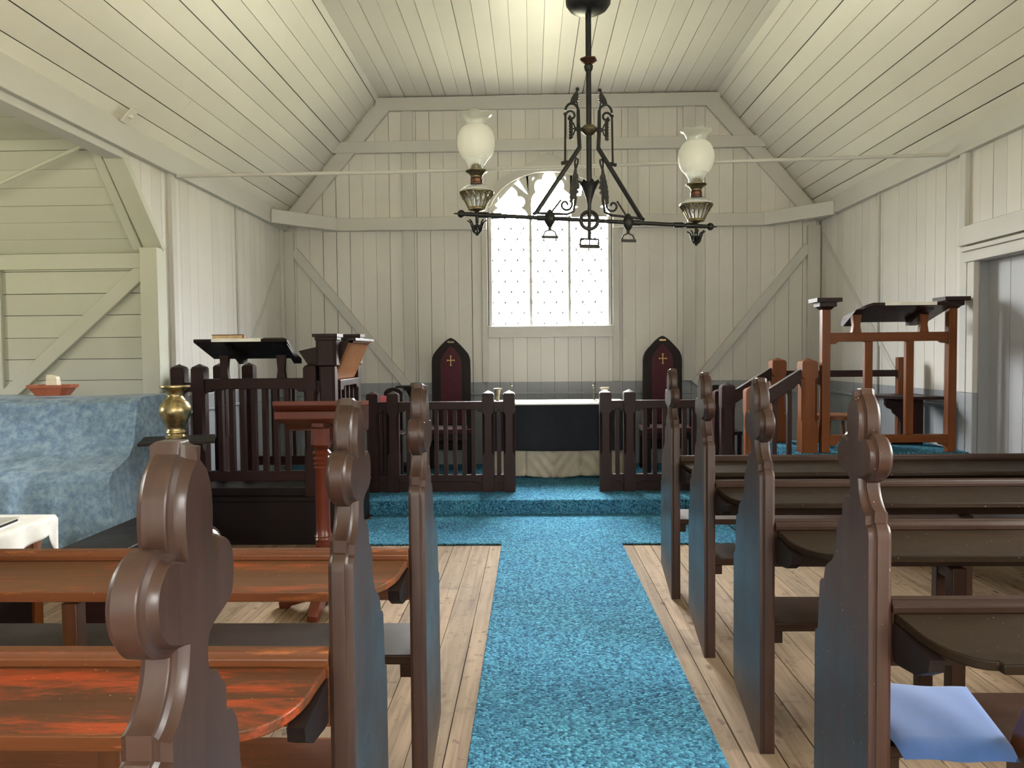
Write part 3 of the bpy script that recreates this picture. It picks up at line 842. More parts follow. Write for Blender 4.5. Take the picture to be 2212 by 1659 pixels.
def pall(u, v):
    x = -.448 + 1.296 * u
    s_ = v * .85
    if s_ < .40: return V((x, 7.34 - s_, .8025))
    return V((x, 6.938 - .004 * math.sin(u * 21), .802 - (s_ - .40) * .955 + .006 * math.sin(u * 9) * (s_ - .4)))
m.grid(pall, 60, 40)
tag(m.build('altar_pall', M['black_cloth'], solid=.002, angle=50), 'black cloth pall covering the upper front of the altar', 'altar cloth')
m = MB(); m.prism([V((-.45, y, z)) for y, z in ((7.44, .804), (6.934, .804), (6.927, .800), (6.927, .790), (6.931, .790), (6.931, .799), (6.936, .8085), (7.44, .8085))], (1.30, 0, 0))
tag(m.build('altar_linen', M['white_cloth']), 'white linen runner along the altar top edge', 'altar cloth')
def candlestick(x, y, label):
    z = .8085
    t = thing('candlestick', (x, y, z), label, 'candlestick', 'candlesticks on the altar')
    MB().lathe([(.033, 0), (.033, .004), (.022, .010), (.010, .018), (.006, .03), (.005, .125), (.009, .13), (.005, .137), (.004, .142)], (x, y, z), 16).build('stem', M['brass_dull'], t)
    MB().lathe([(.004, .140), (.013, .148), (.006, .153), (.009, .158), (.009, .178), (.006, .178)], (x, y, z), 14).build('socket', M['brass_dull'], t)
candlestick(-.19, 7.13, 'slender brass candlestick on the left end of the altar, base hidden by the rail post')
candlestick(.572, 7.10, 'slender brass candlestick on the right end of the altar')
z = .8085
tag(MB().lathe([(.025, 0), (.022, .01), (.014, .02), (.018, .05), (.026, .10), (.030, .118), (.044, .124), (.043, .128), (.028, .122)], (-.315, 7.1, z), 20).build('altar_vase', M['brass_dull']), 'small flared brass vase on the altar beside the left rail posts', 'vase')
tag(MB().lathe([(.022, 0), (.02, .01), (.012, .03), (.02, .08), (.03, .105), (.042, .118), (.046, .128), (.04, .128)], (.672, 7.1, z), 20).build('altar_urn', M['brass_dull']), 'dull dark urn on the altar behind the right rail post', 'vase')

# ------------------------------------------------------------------ sanctuary chairs
def arch_outline(w, z0, zs, zt):
    """pointed arch outline, left bottom -> top -> right bottom"""
    q = [(1, 0), (.99, .12), (.955, .24), (.89, .36), (.79, .47), (.66, .585), (.52, .70), (.38, .81), (.22, .915), (.10, .97)]
    L = [(-w * a, zs + (zt - zs) * b) for a, b in q] + [(0, zt)]
    return [(-w, z0)] + L + [(-p[0], p[1]) for p in L[-2::-1]] + [(w, z0)]
def sanct_chair(xc, label, plaque):
    y = 7.62
    t = thing('sanctuary_chair', (xc, y - .2, .122), label, 'chair', 'tall arched chairs behind the altar rails')
    m = MB(); m.prism([V((xc + a, y, z)) for a, z in arch_outline(.192, .30, 1.17, 1.418)], (0, .04, 0)); br_ = m.build('backrest', M['black_z'], t, bevel=.004)
    m = MB(); m.prism([V((xc + a, y - .012, z)) for a, z in arch_outline(.104, .56, 1.16, 1.335)], (0, .014, 0)); bp = m.build('back_panel', M['crimson'], br_, bevel=.005)
    m = MB(); yy = y - .018; zc = 1.195
    m.box(xc - .004, xc + .004, yy, yy + .006, zc - .05, zc + .045); m.box(xc - .035, xc + .035, yy, yy + .006, zc - .004, zc + .004)
    for a, b in ((0, .042), (0, -.048), (-.033, 0), (.033, 0)):
        if a == 0: m.box(xc - .010, xc + .010, yy, yy + .006, zc + b - .003, zc + b + .003); m.box(xc - .003, xc + .003, yy, yy + .006, zc + b - .008, zc + b + .008)
        else: m.box(xc + a - .003, xc + a + .003, yy, yy + .006, zc - .010, zc + .010); m.box(xc + a - .008, xc + a + .008, yy, yy + .006, zc - .003, zc + .003)
    m.build('cross', M['gold'], br_)
    MB().box(xc - .032, xc + .032, y - .006, y, 1.368, 1.385).build('plaque', M[plaque], br_)
    MB().box(xc - .24, xc + .24, y - .42, y, .50, .55).build('seat', M['crimson'], t, bevel=.012)
    MB().box(xc - .23, xc + .23, y - .41, y, .44, .50).build('seat_frame', M['black_x'], t, bevel=.004)
    for a in (-.205, .205):
        for b in (-.39, -.03): MB().box(xc + a - .025, xc + a + .025, y + b - .025, y + b + .025, .122, .44).build('leg', M['black_z'], t, bevel=.003)
        MB().box(xc + a - .02, xc + a + .02, y - .40, y, .74, .775).build('arm', M['black_y'], t, bevel=.004)
        MB().box(xc + a - .018, xc + a + .018, y - .39, y - .355, .55, .74).build('arm_support', M['black_z'], t, bevel=.003)
sanct_chair(-.80, 'tall arched chair with crimson back and gold cross, left of the altar', 'brass_dull')
sanct_chair(1.292, 'tall arched chair with crimson back and gold cross, right of the altar', 'brass')

# credence stand
t = thing('credence_stand', (-1.15, 7.45, .122), 'small dark pedestal stand with flat top beside the left arched chair', 'stand')
MB().box(-1.305, -1.05, 7.33, 7.57, .938, .953).build('top', M['black_x'], t, bevel=.003)
m = MB(); m.loft([[V((-1.15 + a * w, 7.45 + b * w, zz)) for a, b in ((-1, -1), (1, -1), (1, 1), (-1, 1))] for w, zz in ((.085, .937), (.085, .915), (.06, .905), (.035, .84), (.03, .25), (.06, .19))])
m.build('pedestal', M['black_z'], t)
MB().box(-1.27, -1.055, 7.33, 7.57, .122, .19).build('base', M['black_x'], t, bevel=.004)

# chairs behind the rails draped with cloth
def hall_chair(x, y, label):
    t = thing('hall_chair', (x, y, .122), label, 'chair')
    m = MB(); m.prism([V((x + .088 * math.cos(a), y + .17, .895 + .062 * math.sin(a))) for a in [math.pi * k / 14 for k in range(15)]], (0, .03, 0)); m.build('back_rail', M['black_x'], t, bevel=.003)
    for a in (-.068, .068):
        MB().box(x + a - .014, x + a + .014, y + .17, y + .20, .122, .90).build('leg', M['black_z'], t)
    for a in (-.12, .12): MB().box(x + a - .014, x + a + .014, y - .17, y - .14, .122, .54).build('leg', M['black_z'], t)
    MB().box(x - .14, x + .14, y - .18, y + .20, .54, .57).build('seat', M['black_x'], t, bevel=.004)
hall_chair(-1.26, 6.78, 'dark round-topped chair behind the rail posts left of the credence stand')
def hang(x0, x1, y, z0, z1, mat, label, seed):
    m = MB()
    m.grid(lambda u, v: V((x0 + (x1 - x0) * u, y - .05 * abs(v - .08) * 0 + .006 * math.sin(14 * u + seed) * v - .012 * v, z1 - (z1 - z0) * v)), 16, 24)
    return tag(m.build('hanging_cloth', mat, solid=.004, angle=80), label, 'cloth')
hang(-1.375, -1.288, 6.915, .40, .885, M['pink'], 'pink cloth hanging over the dark chair behind the left altar rail', 1)
hall_chair(1.66, 6.78, 'dark chair with red cloth in the gap between right rail and pulpit stair')
hang(1.60, 1.74, 6.915, .36, .90, M['redcloth'], 'crimson cloth hanging on the dark chair beside the pulpit stair', 2)

# ------------------------------------------------------------------ left reading desk
t = thing('reading_desk', (-1.8, 5.45, 0), 'dark balustered clergy reading desk on a black plinth, left of the chancel step', 'reading desk')
MB().box(XL + .04, -1.265, 5.02, 5.905, 0, .292).build('plinth', M['black_x'], t, bevel=.004)
MB().box(XL + .04, -1.25, 5.0, 5.905, .292, .318).build('plinth_top', M['black_x'], t, bevel=.004)
fy = 5.075
for x, y, zt in ((-2.213, fy, 1.205), (-1.465, fy, 1.205), (-2.35, fy, 1.205), (-2.37, 5.45, 1.20), (-2.16, 5.83, 1.205), (-2.38, 5.83, 1.205), (-1.46, 5.83, 1.205)):
    post(t, x, y, .318, zt, .085, M['maroon_z'])
arched_rail(t, -2.17, -1.508, fy, 1.105, 1.035, MX, 'top_rail', .06)
arched_rail(t, -2.31, -2.253, fy, 1.08, 1.04, MX, 'top_rail', .05)
arched_rail(t, -1.425, -1.355, fy, 1.09, 1.03, MX, 'top_rail', .05)
arched_rail(t, -2.12, -1.50, 5.83, 1.08, 1.03, MX, 'back_rail', .05)
MB().box(-2.17, -1.508, fy - .022, fy + .022, .42, .488).build('bottom_rail', MX, t, bevel=.003)
MB().box(-2.17, -1.508, fy + .0, fy + .02, .318, .37).build('kick_board', M['black_x'], t, bevel=.003)
MB().box(-2.12, -1.50, 5.81, 5.85, .42, .488).build('bottom_rail', MX, t, bevel=.003)
for k in range(7):
    x = -2.075 + .0745 * k
    MB().box(x - .016, x + .016, fy - .022, fy + .022, .488, 1.05).build('baluster', MZ, t, bevel=.002)
for k in range(3):
    x = -1.98 + .16 * k
    MB().box(x - .013, x + .013, 5.82, 5.845, .488, 1.03).build('baluster', MZ, t, bevel=.002)
# sloping book board on two shaped brackets
m = MB(); m.prism([V((x, y, z)) for x, y, z in ((-2.205, 4.97, 1.345), (-1.590, 4.97, 1.345), (-1.635, 5.34, 1.235), (-2.225, 5.34, 1.235))], (0, 0, .022)); m.build('book_board', M['black_x'], t, bevel=.003)
for x in (-2.04, -1.66):
    m = MB(); m.prism([V((x + a, 5.05, z)) for a, z in ((-.03, 1.10), (-.022, 1.16), (-.03, 1.26), (.03, 1.26), (.022, 1.16), (.03, 1.10))], (0, .04, 0)); m.build('bracket', MZ, t, bevel=.002)
    MB().prism([V((x + .03, y, z)) for y, z in ((4.99, 1.335), (5.32, 1.233), (5.32, 1.20), (5.24, 1.20))], (.03, 0, 0)).build('batten', M['black_y'], t)
# two taller piers with a side desk between them
for y in (5.06, 5.74):
    m = MB(); x = -1.345
    o8 = lambda h, z, c=.3: [V((x + a, y + b, z)) for a, b in ((-h + h * c, -h), (h - h * c, -h), (h, -h + h * c), (h, h - h * c), (h - h * c, h), (-h + h * c, h), (-h, h - h * c), (-h, -h + h * c))]
    s4 = lambda h, z: o8(h, z, .02)
    zt = 1.395 if y < 5.3 else 1.41
    m.loft([o8(.052, .318), o8(.052, 1.18), o8(.068, 1.19), o8(.068, zt - .045), o8(.074, zt - .04), o8(.074, zt - .022), s4(.082, zt - .02), s4(.082, zt)])
    m.build('pier', MZ, t, angle=25)
m = MB(); m.prism([V((x, 5.13, z)) for x, z in ((-1.565, 1.285), (-1.215, 1.360), (-1.325, 1.10), (-1.505, 1.195))], (0, .535, 0)); m.build('desk_box', M['maroon_y'], t, bevel=.003)
m = MB(); m.prism([V((x, 5.115, z)) for x, z in ((-1.185, 1.362), (-1.19, 1.34), (-1.222, 1.337), (-1.33, 1.095), (-1.318, 1.09), (-1.205, 1.335))], (0, .56, 0)); m.build('window_lit_side_board', M['golden'], t)['label'] = 'sloping side board with window light painted in as golden brown'  # lit face of the side desk, its light put into the colour
MB().box(-1.225, -1.17, 5.10, 5.70, 1.350, 1.368).build('desk_edge', M['maroon_y'], t, bevel=.002)
MB().prism([V((-1.30, y, z)) for y, z in ((5.12, 1.02), (5.12, 1.088), (5.68, 1.088), (5.68, 1.02), (5.60, 1.02), (5.58, 1.045), (5.22, 1.045), (5.20, 1.02))], (.02, 0, 0)).build('side_rail', MY, t, bevel=.002)
MB().box(-1.335, -1.295, 5.12, 5.68, .42, .488).build('bottom_rail', MY, t, bevel=.003)
for k in range(4):
    y = 5.22 + .12 * k
    MB().box(-1.328, -1.302, y - .013, y + .013, .488, 1.04).build('baluster', MZ, t, bevel=.002)
# books and paper on the book board
def open_book(x, y, z, w, d, h, rz, tilt, cover, label):
    t = thing('book', (x, y, z), label, 'book', 'books on the reading desk')
    t.rotation_euler = (tilt, 0, rz)
    def part(name, x0, x1, y0, y1, z0, z1, mat, bev=.002):
        o = MB().box(x0 + x, x1 + x, y0 + y, y1 + y, z0 + z, z1 + z).build(name, mat, t, bevel=bev)
    part('pages', -w / 2 + .004, w / 2 - .002, -d / 2 + .004, d / 2 - .004, .004, h - .004, M['pages'])
    part('cover', -w / 2, w / 2, -d / 2, d / 2, h - .004, h, cover); part('cover', -w / 2, w / 2, -d / 2, d / 2, 0, .004, cover)
    part('spine', w / 2, w / 2 + .006, -d / 2, d / 2, 0, h, cover, .003)
TL = math.atan2(-.11, .37)
open_book(-1.995, 5.06, 1.3475, .205, .145, .030, .05, TL, M['oak_x'], 'thick brown book with yellowed pages on the left of the reading desk')
open_book(-1.695, 5.07, 1.341, .14, .11, .018, -.04, TL, M['black_x'], 'thin dark book lying on the right of the reading desk')
m = MB(); m.prism([V((-2.085, y, z)) for y, z in ((5.16, 1.3140), (4.968, 1.3705), (4.964, 1.3685), (4.964, 1.348), (4.967, 1.348), (4.967, 1.3665), (5.16, 1.3115))], (.325, 0, 0))
tag(m.build('paper_sheet', M['paper']), 'white paper sheet folded over the front edge of the reading desk', 'paper')

# ------------------------------------------------------------------ lectern in front of the reading desk
t = thing('lectern', (-1.04, 3.72, 0), 'red mahogany lectern with turned column, standing on bare boards before the reading desk', 'lectern')
RZ, RX = M['red_z'], M['red_x']
x, y = -1.04, 3.76
MB().lathe([(.048, .10), (.048, .16), (.040, .17), (.046, .18), (.040, .19), (.050, .20), (.040, .215), (.046, .225), (.038, .24), (.041, .30), (.038, .34), (.042, .345), (.038, .355), (.043, .36), (.038, .37), (.035, .40), (.035, .69), (.040, .70), (.034, .71), (.042, .72), (.034, .73), (.044, .745), (.035, .757), (.046, .772), (.036, .785), (.030, .79), (.046, .80)], (x, y, 0), 28).build('column', RZ, t, angle=50)
o8 = lambda h, z, c=.5: [V((x + a, y + b, z)) for a, b in ((-h + h * c, -h), (h - h * c, -h), (h, -h + h * c), (h, h - h * c), (h - h * c, h), (-h + h * c, h), (-h, h - h * c), (-h, -h + h * c))]
MB().loft([o8(.030, .795), o8(.047, .815), o8(.047, .895), o8(.04, .902)]).build('capital', RZ, t, angle=25)
MB().prism([V((x - .03, yy, z)) for yy, z in ((3.69, .905), (3.69, .957), (3.92, .874), (3.92, .845), (3.80, .86))], (.06, 0, 0)).build('head_bracket', M['red_y'], t, bevel=.003)
m = MB(); m.prism([V((a, b, c)) for a, b, c in ((-1.20, 3.52, 1.020), (-.752, 3.52, 1.020), (-.842, 3.93, .872), (-1.265, 3.93, .872))], (0, 0, .024)); m.build('book_board', RX, t, bevel=.004)
MB().prism([V((-1.22, yy, z)) for yy, z in ((3.60, .952), (3.60, .990), (3.68, .961), (3.68, .925))], (.34, 0, 0)).build('batten', RX, t, bevel=.003)
MB().box(-1.25, -.85, 3.93, 3.955, .865, .925).build('book_stop', RX, t, bevel=.003)
MB().box(x - .055, x + .055, y - .055, y + .055, .045, .10).build('column_block', RZ, t, bevel=.003)
for s_ in (-1, 1):
    m = MB(); m.prism([V((x + s_ * a, y - .025, z)) for a, z in ((.045, .045), (.045, .14), (.09, .125), (.15, .085), (.20, .055), (.225, .03), (.22, 0), (.17, 0), (.165, .012), (.10, .03))], (0, .05, 0)); m.build('foot', RX, t, bevel=.004)
    m = MB(); m.prism([V((x - .025, y + s_ * a, z)) for a, z in ((.045, .045), (.045, .14), (.09, .125), (.15, .085), (.20, .055), (.225, .03), (.22, 0), (.17, 0), (.165, .012), (.10, .03))], (.05, 0, 0)); m.build('foot', M['red_y'], t, bevel=.004)

# ------------------------------------------------------------------ pulpit on the right
OZ, OX, OY = M['oak_z'], M['oak_x'], M['oak_y']
t = thing('pulpit', (2.2, 5.5, 0), 'open framed orange-brown wooden pulpit with stair, beside the grey door on the right', 'pulpit')
MB().box(1.80, 2.90, 5.14, 5.915, 0, .558).build('platform', MX, t, bevel=.004)
MB().box(1.42, 1.62, 5.16, 5.905, 0, .187).build('step', MX, t, bevel=.004); MB().box(1.62, 1.80, 5.16, 5.905, 0, .372).build('step', MX, t, bevel=.004)
fy = 5.185
for x in (1.957, 2.785):
    tp = MB().box(x - .027, x + .027, fy - .027, fy + .027, .572, 1.53).build('tall_post', OZ, t, bevel=.003)
    m = MB()
    s4 = lambda h, z: [V((x + a * h, fy + b * h, z)) for a, b in ((-1, -1), (1, -1), (1, 1), (-1, 1))]
    m.loft([s4(.03, 1.525), s4(.043, 1.54), s4(.056, 1.545), s4(.056, 1.572), s4(.082, 1.574), s4(.082, 1.600)]); m.build('post_cap', M['maroon_x'], tp, angle=25)
arched_rail(t, 1.984, 2.758, fy, 1.372, 1.312, OX, 'top_rail', .045, .014)
arched_rail(t, 1.984, 2.758, fy, .690, .638, OX, 'bottom_rail', .045, .02)
for x in (2.24, 2.51): MB().box(x - .026, x + .026, fy - .018, fy + .018, .690, 1.312).build('baluster', OZ, t, bevel=.003)
m = MB(); m.prism([V((a, b, 1.540 - (b - 5.05) * .285)) for a, b in ((2.215, 5.05), (2.735, 5.05), (2.73, 5.38), (2.14, 5.38), (2.13, 5.30), (2.185, 5.09))], (0, 0, .022)); m.build('book_board', M['maroon_x'], t, bevel=.003)
m = MB()
for x in (2.16, 2.60):
    MB().prism([V((x + a, fy - .02, z)) for a, z in ((-.03, 1.372), (-.022, 1.42), (-.03, 1.49), (.03, 1.49), (.022, 1.42), (.03, 1.372))], (0, .04, 0)).build('bracket', OZ, t, bevel=.002)
    MB().prism([V((x - .03, yy, z)) for yy, z in ((5.10, 1.523), (5.36, 1.450), (5.36, 1.42), (5.32, 1.42))], (.06, 0, 0)).build('batten', M['maroon_y'], t)
m = MB(); zf = lambda b: 1.5625 - (b - 5.05) * .285
m.prism([V((2.29, y_, z_)) for y_, z_ in ((5.25, zf(5.25) + .001), (5.047, zf(5.047) + .001), (5.046, zf(5.047)), (5.046, zf(5.05) - .020), (5.0485, zf(5.05) - .020), (5.0485, zf(5.05)), (5.25, zf(5.25)))], (.33, 0, 0))
tag(m.build('paper_sheet', M['paper']), 'white paper sheet folded over the edge of the pulpit book board', 'paper')
# rear rail and post
MB().box(1.90, 2.80, 5.86, 5.90, 1.055, 1.105).build('back_rail', MX, t, bevel=.003)
MB().box(2.755, 2.825, 5.85, 5.90, .572, 1.20).build('back_post', OZ, t, bevel=.003)
# stair rails
for y, dz in ((5.21, 0), (5.845, 0)):
    post(t, 1.852, y, .572, 1.205, .105, OZ if y < 5.5 else M['oak_z'])
    post(t, 1.475, y, .187, 1.02, .085 if y < 5.5 else .10, OZ if y < 5.5 else MZ)
    m = MB(); m.prism([V((a, y - .03, z)) for a, z in ((1.50, .945), (1.81, 1.138), (1.81, 1.045), (1.775, 1.03), (1.755, 1.005), (1.50, .845))], (0, .06, 0)); m.build('hand_rail', MX, t, bevel=.004)
    for k in range(2):
        x = 1.60 + .10 * k + .03
        MB().box(x - .015, x + .015, y - .015, y + .015, .372 if x > 1.62 else .187, .965 + .3 * k * .2).build('baluster', MZ, t, bevel=.002)
m = MB(); m.prism([V((a, 5.19, z)) for a, z in ((1.90, 1.115), (1.932, 1.105), (1.934, 1.03), (1.90, 1.03))], (0, .05, 0)); m.build('rail_end', MX, t, bevel=.004)
# stair carpet
m = MB()
pr = [(1.412, .012), (1.412, .189), (1.612, .199), (1.612, .374), (1.79, .384), (1.792, .560), (1.80, .571), (2.895, .571), (2.895, .5595), (1.800, .5595), (1.800, .373), (1.62, .373), (1.62, .188), (1.4195, .188), (1.4195, .012)]
pr = [(1.409, .013), (1.409, .190), (1.414, .199), (1.610, .199), (1.610, .376), (1.614, .384), (1.790, .384), (1.790, .563), (1.796, .571), (2.895, .571), (2.895, .559), (1.799, .559), (1.799, .373), (1.619, .373), (1.619, .188), (1.4195, .188), (1.4195, .013)]
m.prism([V((a, 5.155, z)) for a, z in pr], (0, .755, 0))
m.build('stair_carpet', M['carpet'], t)['label'] = 'turquoise carpet on the stair and floor'
# side table and stool inside the pulpit
t = thing('side_table', (2.72, 5.62, .572), 'small wall table with scrolled end panel inside the pulpit', 'table')
m = MB(); m.prism([V(p) for p in ((2.44, 5.74, .905), (2.62, 5.42, .905), (2.88, 5.42, .905), (2.88, 5.84, .905), (2.44, 5.84, .905))], (0, 0, .022)); m.build('top', M['maroon_x'], t, bevel=.003)
m = MB(); m.prism([V((a, 5.60, z)) for a, z in ((2.55, .904), (2.55, .86), (2.57, .835), (2.60, .825), (2.61, .80), (2.645, .77), (2.66, .72), (2.655, .62), (2.60, .60), (2.59, .573), (2.82, .573), (2.82, .904))], (0, .035, 0)); m.build('end_panel', M['maroon_z'], t, bevel=.003)
t = thing('stool', (2.25, 5.66, .572), 'low round wooden stool with curved arm behind the pulpit front', 'stool')
MB().lathe([(.15, .755), (.165, .76), (.165, .785), (.15, .79)], (2.22, 5.66, 0), 28).build('seat', M['oak_x'], t)
for a in range(4):
    q = math.pi / 4 + a * math.pi / 2
    MB().tube([(2.22 + .11 * math.cos(q), 5.66 + .11 * math.sin(q), .756), (2.22 + .14 * math.cos(q), 5.66 + .14 * math.sin(q), .573)], .013).build('leg', M['oak_z'], t)

# ------------------------------------------------------------------ left transept furniture
# cloth covered organ: stepped body hidden under a mottled blue sheet
random.seed(3)
def sheet(u, v):
    x = -3.55 + u * 1.27
    prof = [(4.98, .55), (4.95, .90), (4.90, 1.005), (4.78, 1.02), (4.45, 1.015), (4.38, .99), (4.36, .88), (4.32, .77), (4.24, .70), (4.12, .665), (4.02, .645), (3.96, .60), (3.945, .48), (3.94, .33), (3.95, .16)]
    k = v * (len(prof) - 1); i = min(int(k), len(prof) - 2); f = k - i
    sm = f * f * (3 - 2 * f) * .5 + f * .5
    y = prof[i][0] * (1 - sm) + prof[i + 1][0] * sm; z = prof[i][1] * (1 - sm) + prof[i + 1][1] * sm
    low = max(0, (v - .45) / .55)
    y += (.012 * math.sin(23 * u + 2 * v) + .010 * math.sin(41 * u + 1.3)) * low
    # diagonal swag folds on the left half
    q = (u * 2.1 + v * 1.55)
    y -= .020 * math.sin(16 * q) * max(0, 1 - abs(u - .42) / .38) * max(0, min(1, (v - .45) * 4)) * max(0, 1 - abs(v - .68) / .25)
    z += .012 * math.sin(17 * q) * max(0, 1 - abs(u - .5) / .35) * max(0, 1 - abs(v - .66) / .2)
    if u > .93:
        x += .10 * low * (u - .93) / .07
    z += .010 * math.sin(8 * u) * (1 if v < .4 else 0) * .5
    return V((x, y, z))
m = MB(); NU, NV = 90, 84
m.grid(sheet, NU, NV)
def side(u, v):
    e = sheet(1.0, v)
    d = u
    zc = .12 + (e.z - .12) * (1 - d)
    yc = e.y
    back = max(0, min(1, (4.4 - e.y) * 2))
    return V((e.x + .035 * math.sin(math.pi * d / 2) + .02 * math.sin(9 * e.y + 6 * d) * d, yc + (.04 * d if yc < 4.3 else 0), e.z - (e.z - .12) * d))
m.grid(side, 16, NV)
def lside(u, v):
    e = sheet(0.0, v); return V((e.x - .03 * u, e.y, e.z - (e.z - .12) * u))
m.grid(lside, 6, NV)
t = thing('organ', (-2.95, 4.45, 0), 'small organ hidden under a draped mottled blue cloth in the left transept', 'organ')
m.build('cloth_cover', M['mottled'], t, angle=85, sub=1)
MB().box(-3.50, -2.34, 4.46, 4.92, 0, .985).build('case', M['dark_x'], t)
MB().box(-3.50, -2.34, 4.08, 4.46, .46, .615).build('keyboard_desk', M['dark_x'], t)
for x in (-3.46, -2.38): MB().box(x - .03, x + .03, 4.08, 4.14, 0, .46).build('leg', M['dark_z'], t)
# planter with candle on the covered organ
t = thing('planter', (-2.90, 4.58, 1.026), 'terracotta coloured oblong planter on top of the blue covered organ', 'planter')
def rr(w, d, z): return [V((-2.90 + a * w, 4.58 + b * d, z)) for a, b in ((-1, -.6), (-.8, -1), (.8, -1), (1, -.6), (1, .6), (.8, 1), (-.8, 1), (-1, .6))]
MB().loft([rr(.09, .05, 1.027), rr(.122, .07, 1.072), rr(.132, .078, 1.074), rr(.134, .08, 1.092), rr(.122, .07, 1.092), rr(.115, .062, 1.075), rr(.09, .05, 1.040)]).build('pot', M['terracotta'], t, angle=30)
m = MB(); m.loft([[V((-2.895 + a * w, 4.58 + b * w * .7, z)) for a, b in ((-1, -1), (1, -1), (1, 1), (-1, 1))] for w, z in ((.035, 1.041), (.033, 1.12))])
m.prism([V((-2.928, 4.557, 1.12)), V((-2.862, 4.557, 1.12)), V((-2.868, 4.557, 1.142)), V((-2.905, 4.557, 1.150)), V((-2.926, 4.557, 1.155))], (0, .045, 0))
tag(m.build('candle', M['candle'], bevel=.004), 'thick cream candle with broken top standing in the terracotta planter', 'candle')
# vase stand
t = thing('vase_stand', (-1.97, 4.20, 0), 'dark wooden plant stand with flat square top holding the brass vase', 'stand')
R_ = Matrix.Rotation(math.radians(22), 3, 'Z'); c0 = V((-1.97, 4.22, 0))
def rot(pts, e): return [c0 + R_ @ V(p) for p in pts], e
def rbox(m, x0, x1, y0, y1, z0, z1): m.prism([c0 + R_ @ V((a, b, z0)) for a, b in ((x0, y0), (x1, y0), (x1, y1), (x0, y1))], (0, 0, z1 - z0))
m = MB(); rbox(m, -.19, .19, -.19, .19, .782, .798); m.build('top', M['black_x'], t, bevel=.003)
m = MB(); rbox(m, -.12, .12, -.12, .12, .755, .781); rbox(m, -.09, .09, -.09, .09, .73, .755); m.build('top_moulding', M['black_x'], t, bevel=.003)
m = MB(); m.lathe([(.05, .05), (.035, .10), (.03, .4), (.04, .45), (.03, .5), (.03, .69), (.06, .73)], tuple(c0), 18); m.build('stem', M['black_z'], t)
m = MB(); rbox(m, -.14, .14, -.14, .14, 0, .05); m.build('base', M['black_x'], t, bevel=.006)
vz = .798
tag(MB().lathe([(.052, 0), (.056, .004), (.056, .018), (.046, .026), (.044, .034), (.052, .042), (.050, .050), (.046, .056), (.050, .072), (.066, .105), (.081, .140), (.085, .160), (.081, .185), (.072, .197), (.071, .201), (.058, .217), (.042, .236), (.040, .248), (.045, .262), (.060, .280), (.075, .288), (.079, .291), (.078, .298), (.070, .298), (.050, .278), (.036, .250), (.035, .23)], (-1.955, 4.16, vz), 40, cap=False).build('brass_vase', M['brass'], angle=50), 'shiny brass vase with flared rim on the dark plant stand', 'vase')
# chest in front of the organ
t = thing('bench', (-1.845, 3.48, 0), 'low dark wooden bench between the blue covered organ and the plant stand', 'bench')
MB().box(-1.965, -1.725, 3.15, 3.82, .02, .43).build('body', M['maroon_x'], t, bevel=.004)
MB().box(-1.99, -1.70, 3.12, 3.85, .432, .452).build('top', M['black_x'], t, bevel=.004)
MB().box(-1.975, -1.715, 3.14, 3.83, 0, .05).build('base_moulding', M['maroon_x'], t, bevel=.004)
# table with white cloth
t = thing('side_table', (-2.4, 2.85, 0), 'brown wooden table with white lace-edged cloth behind the left pews', 'table')
for x in (-2.75, -2.02):
    for y in (2.66, 3.02): MB().box(x - .025, x + .025, y - .025, y + .025, 0, .59).build('leg', M['oak_z'], t, bevel=.003)
MB().box(-2.80, -1.965, 2.615, 3.065, .592, .607).build('top', M['oak_x'], t, bevel=.003)
MB().box(-2.77, -2.0, 2.64, 3.04, .47, .59).build('apron', M['oak_x'], t, bevel=.003)
MB().box(-2.76, -2.01, 2.65, 3.03, .06, .47).build('under_table_shadow', M['black_x'], t, bevel=.003)  # black box added to stand for the shadowed space below the table
m = MB()
def tc(u, v):
    # long way over the right-hand edge, with a drooping far corner
    s_ = u * 1.0; y = 2.60 + .485 * v
    L = .855
    x = -2.81 + min(s_, L); 
    drop = max(0, s_ - L)
    z = .6095
    if drop > 0:
        amt = .085 + .020 * math.sin(5 * v) + (.10 * max(0, v - .86) / .14)
        f = drop / (1.0 - L); z -= amt * f; x = -1.955 + .012 * math.sin(18 * v) * f + .006
    return V((x, y + (.02 * max(0, v - .9) * 10 * drop * 3), z))
m.grid(tc, 60, 40)
tag(m.build('tablecloth', M['white_cloth'], solid=.002, angle=60), 'white lace-edged cloth on the brown table at the far left', 'tablecloth')
t = thing('folder', (-2.12, 2.80, .612), 'closed black and white folder lying on the white tablecloth', 'folder')
t.rotation_euler = (0, 0, .12)
MB().box(-2.32, -1.99, 2.70, 2.92, .612, .618).build('cover', M['paper'], t); MB().box(-2.315, -1.995, 2.705, 2.915, .6185, .628).build('pages', M['black_x'], t); MB().box(-2.32, -1.99, 2.70, 2.92, .6285, .633).build('cover', M['trim'], t)

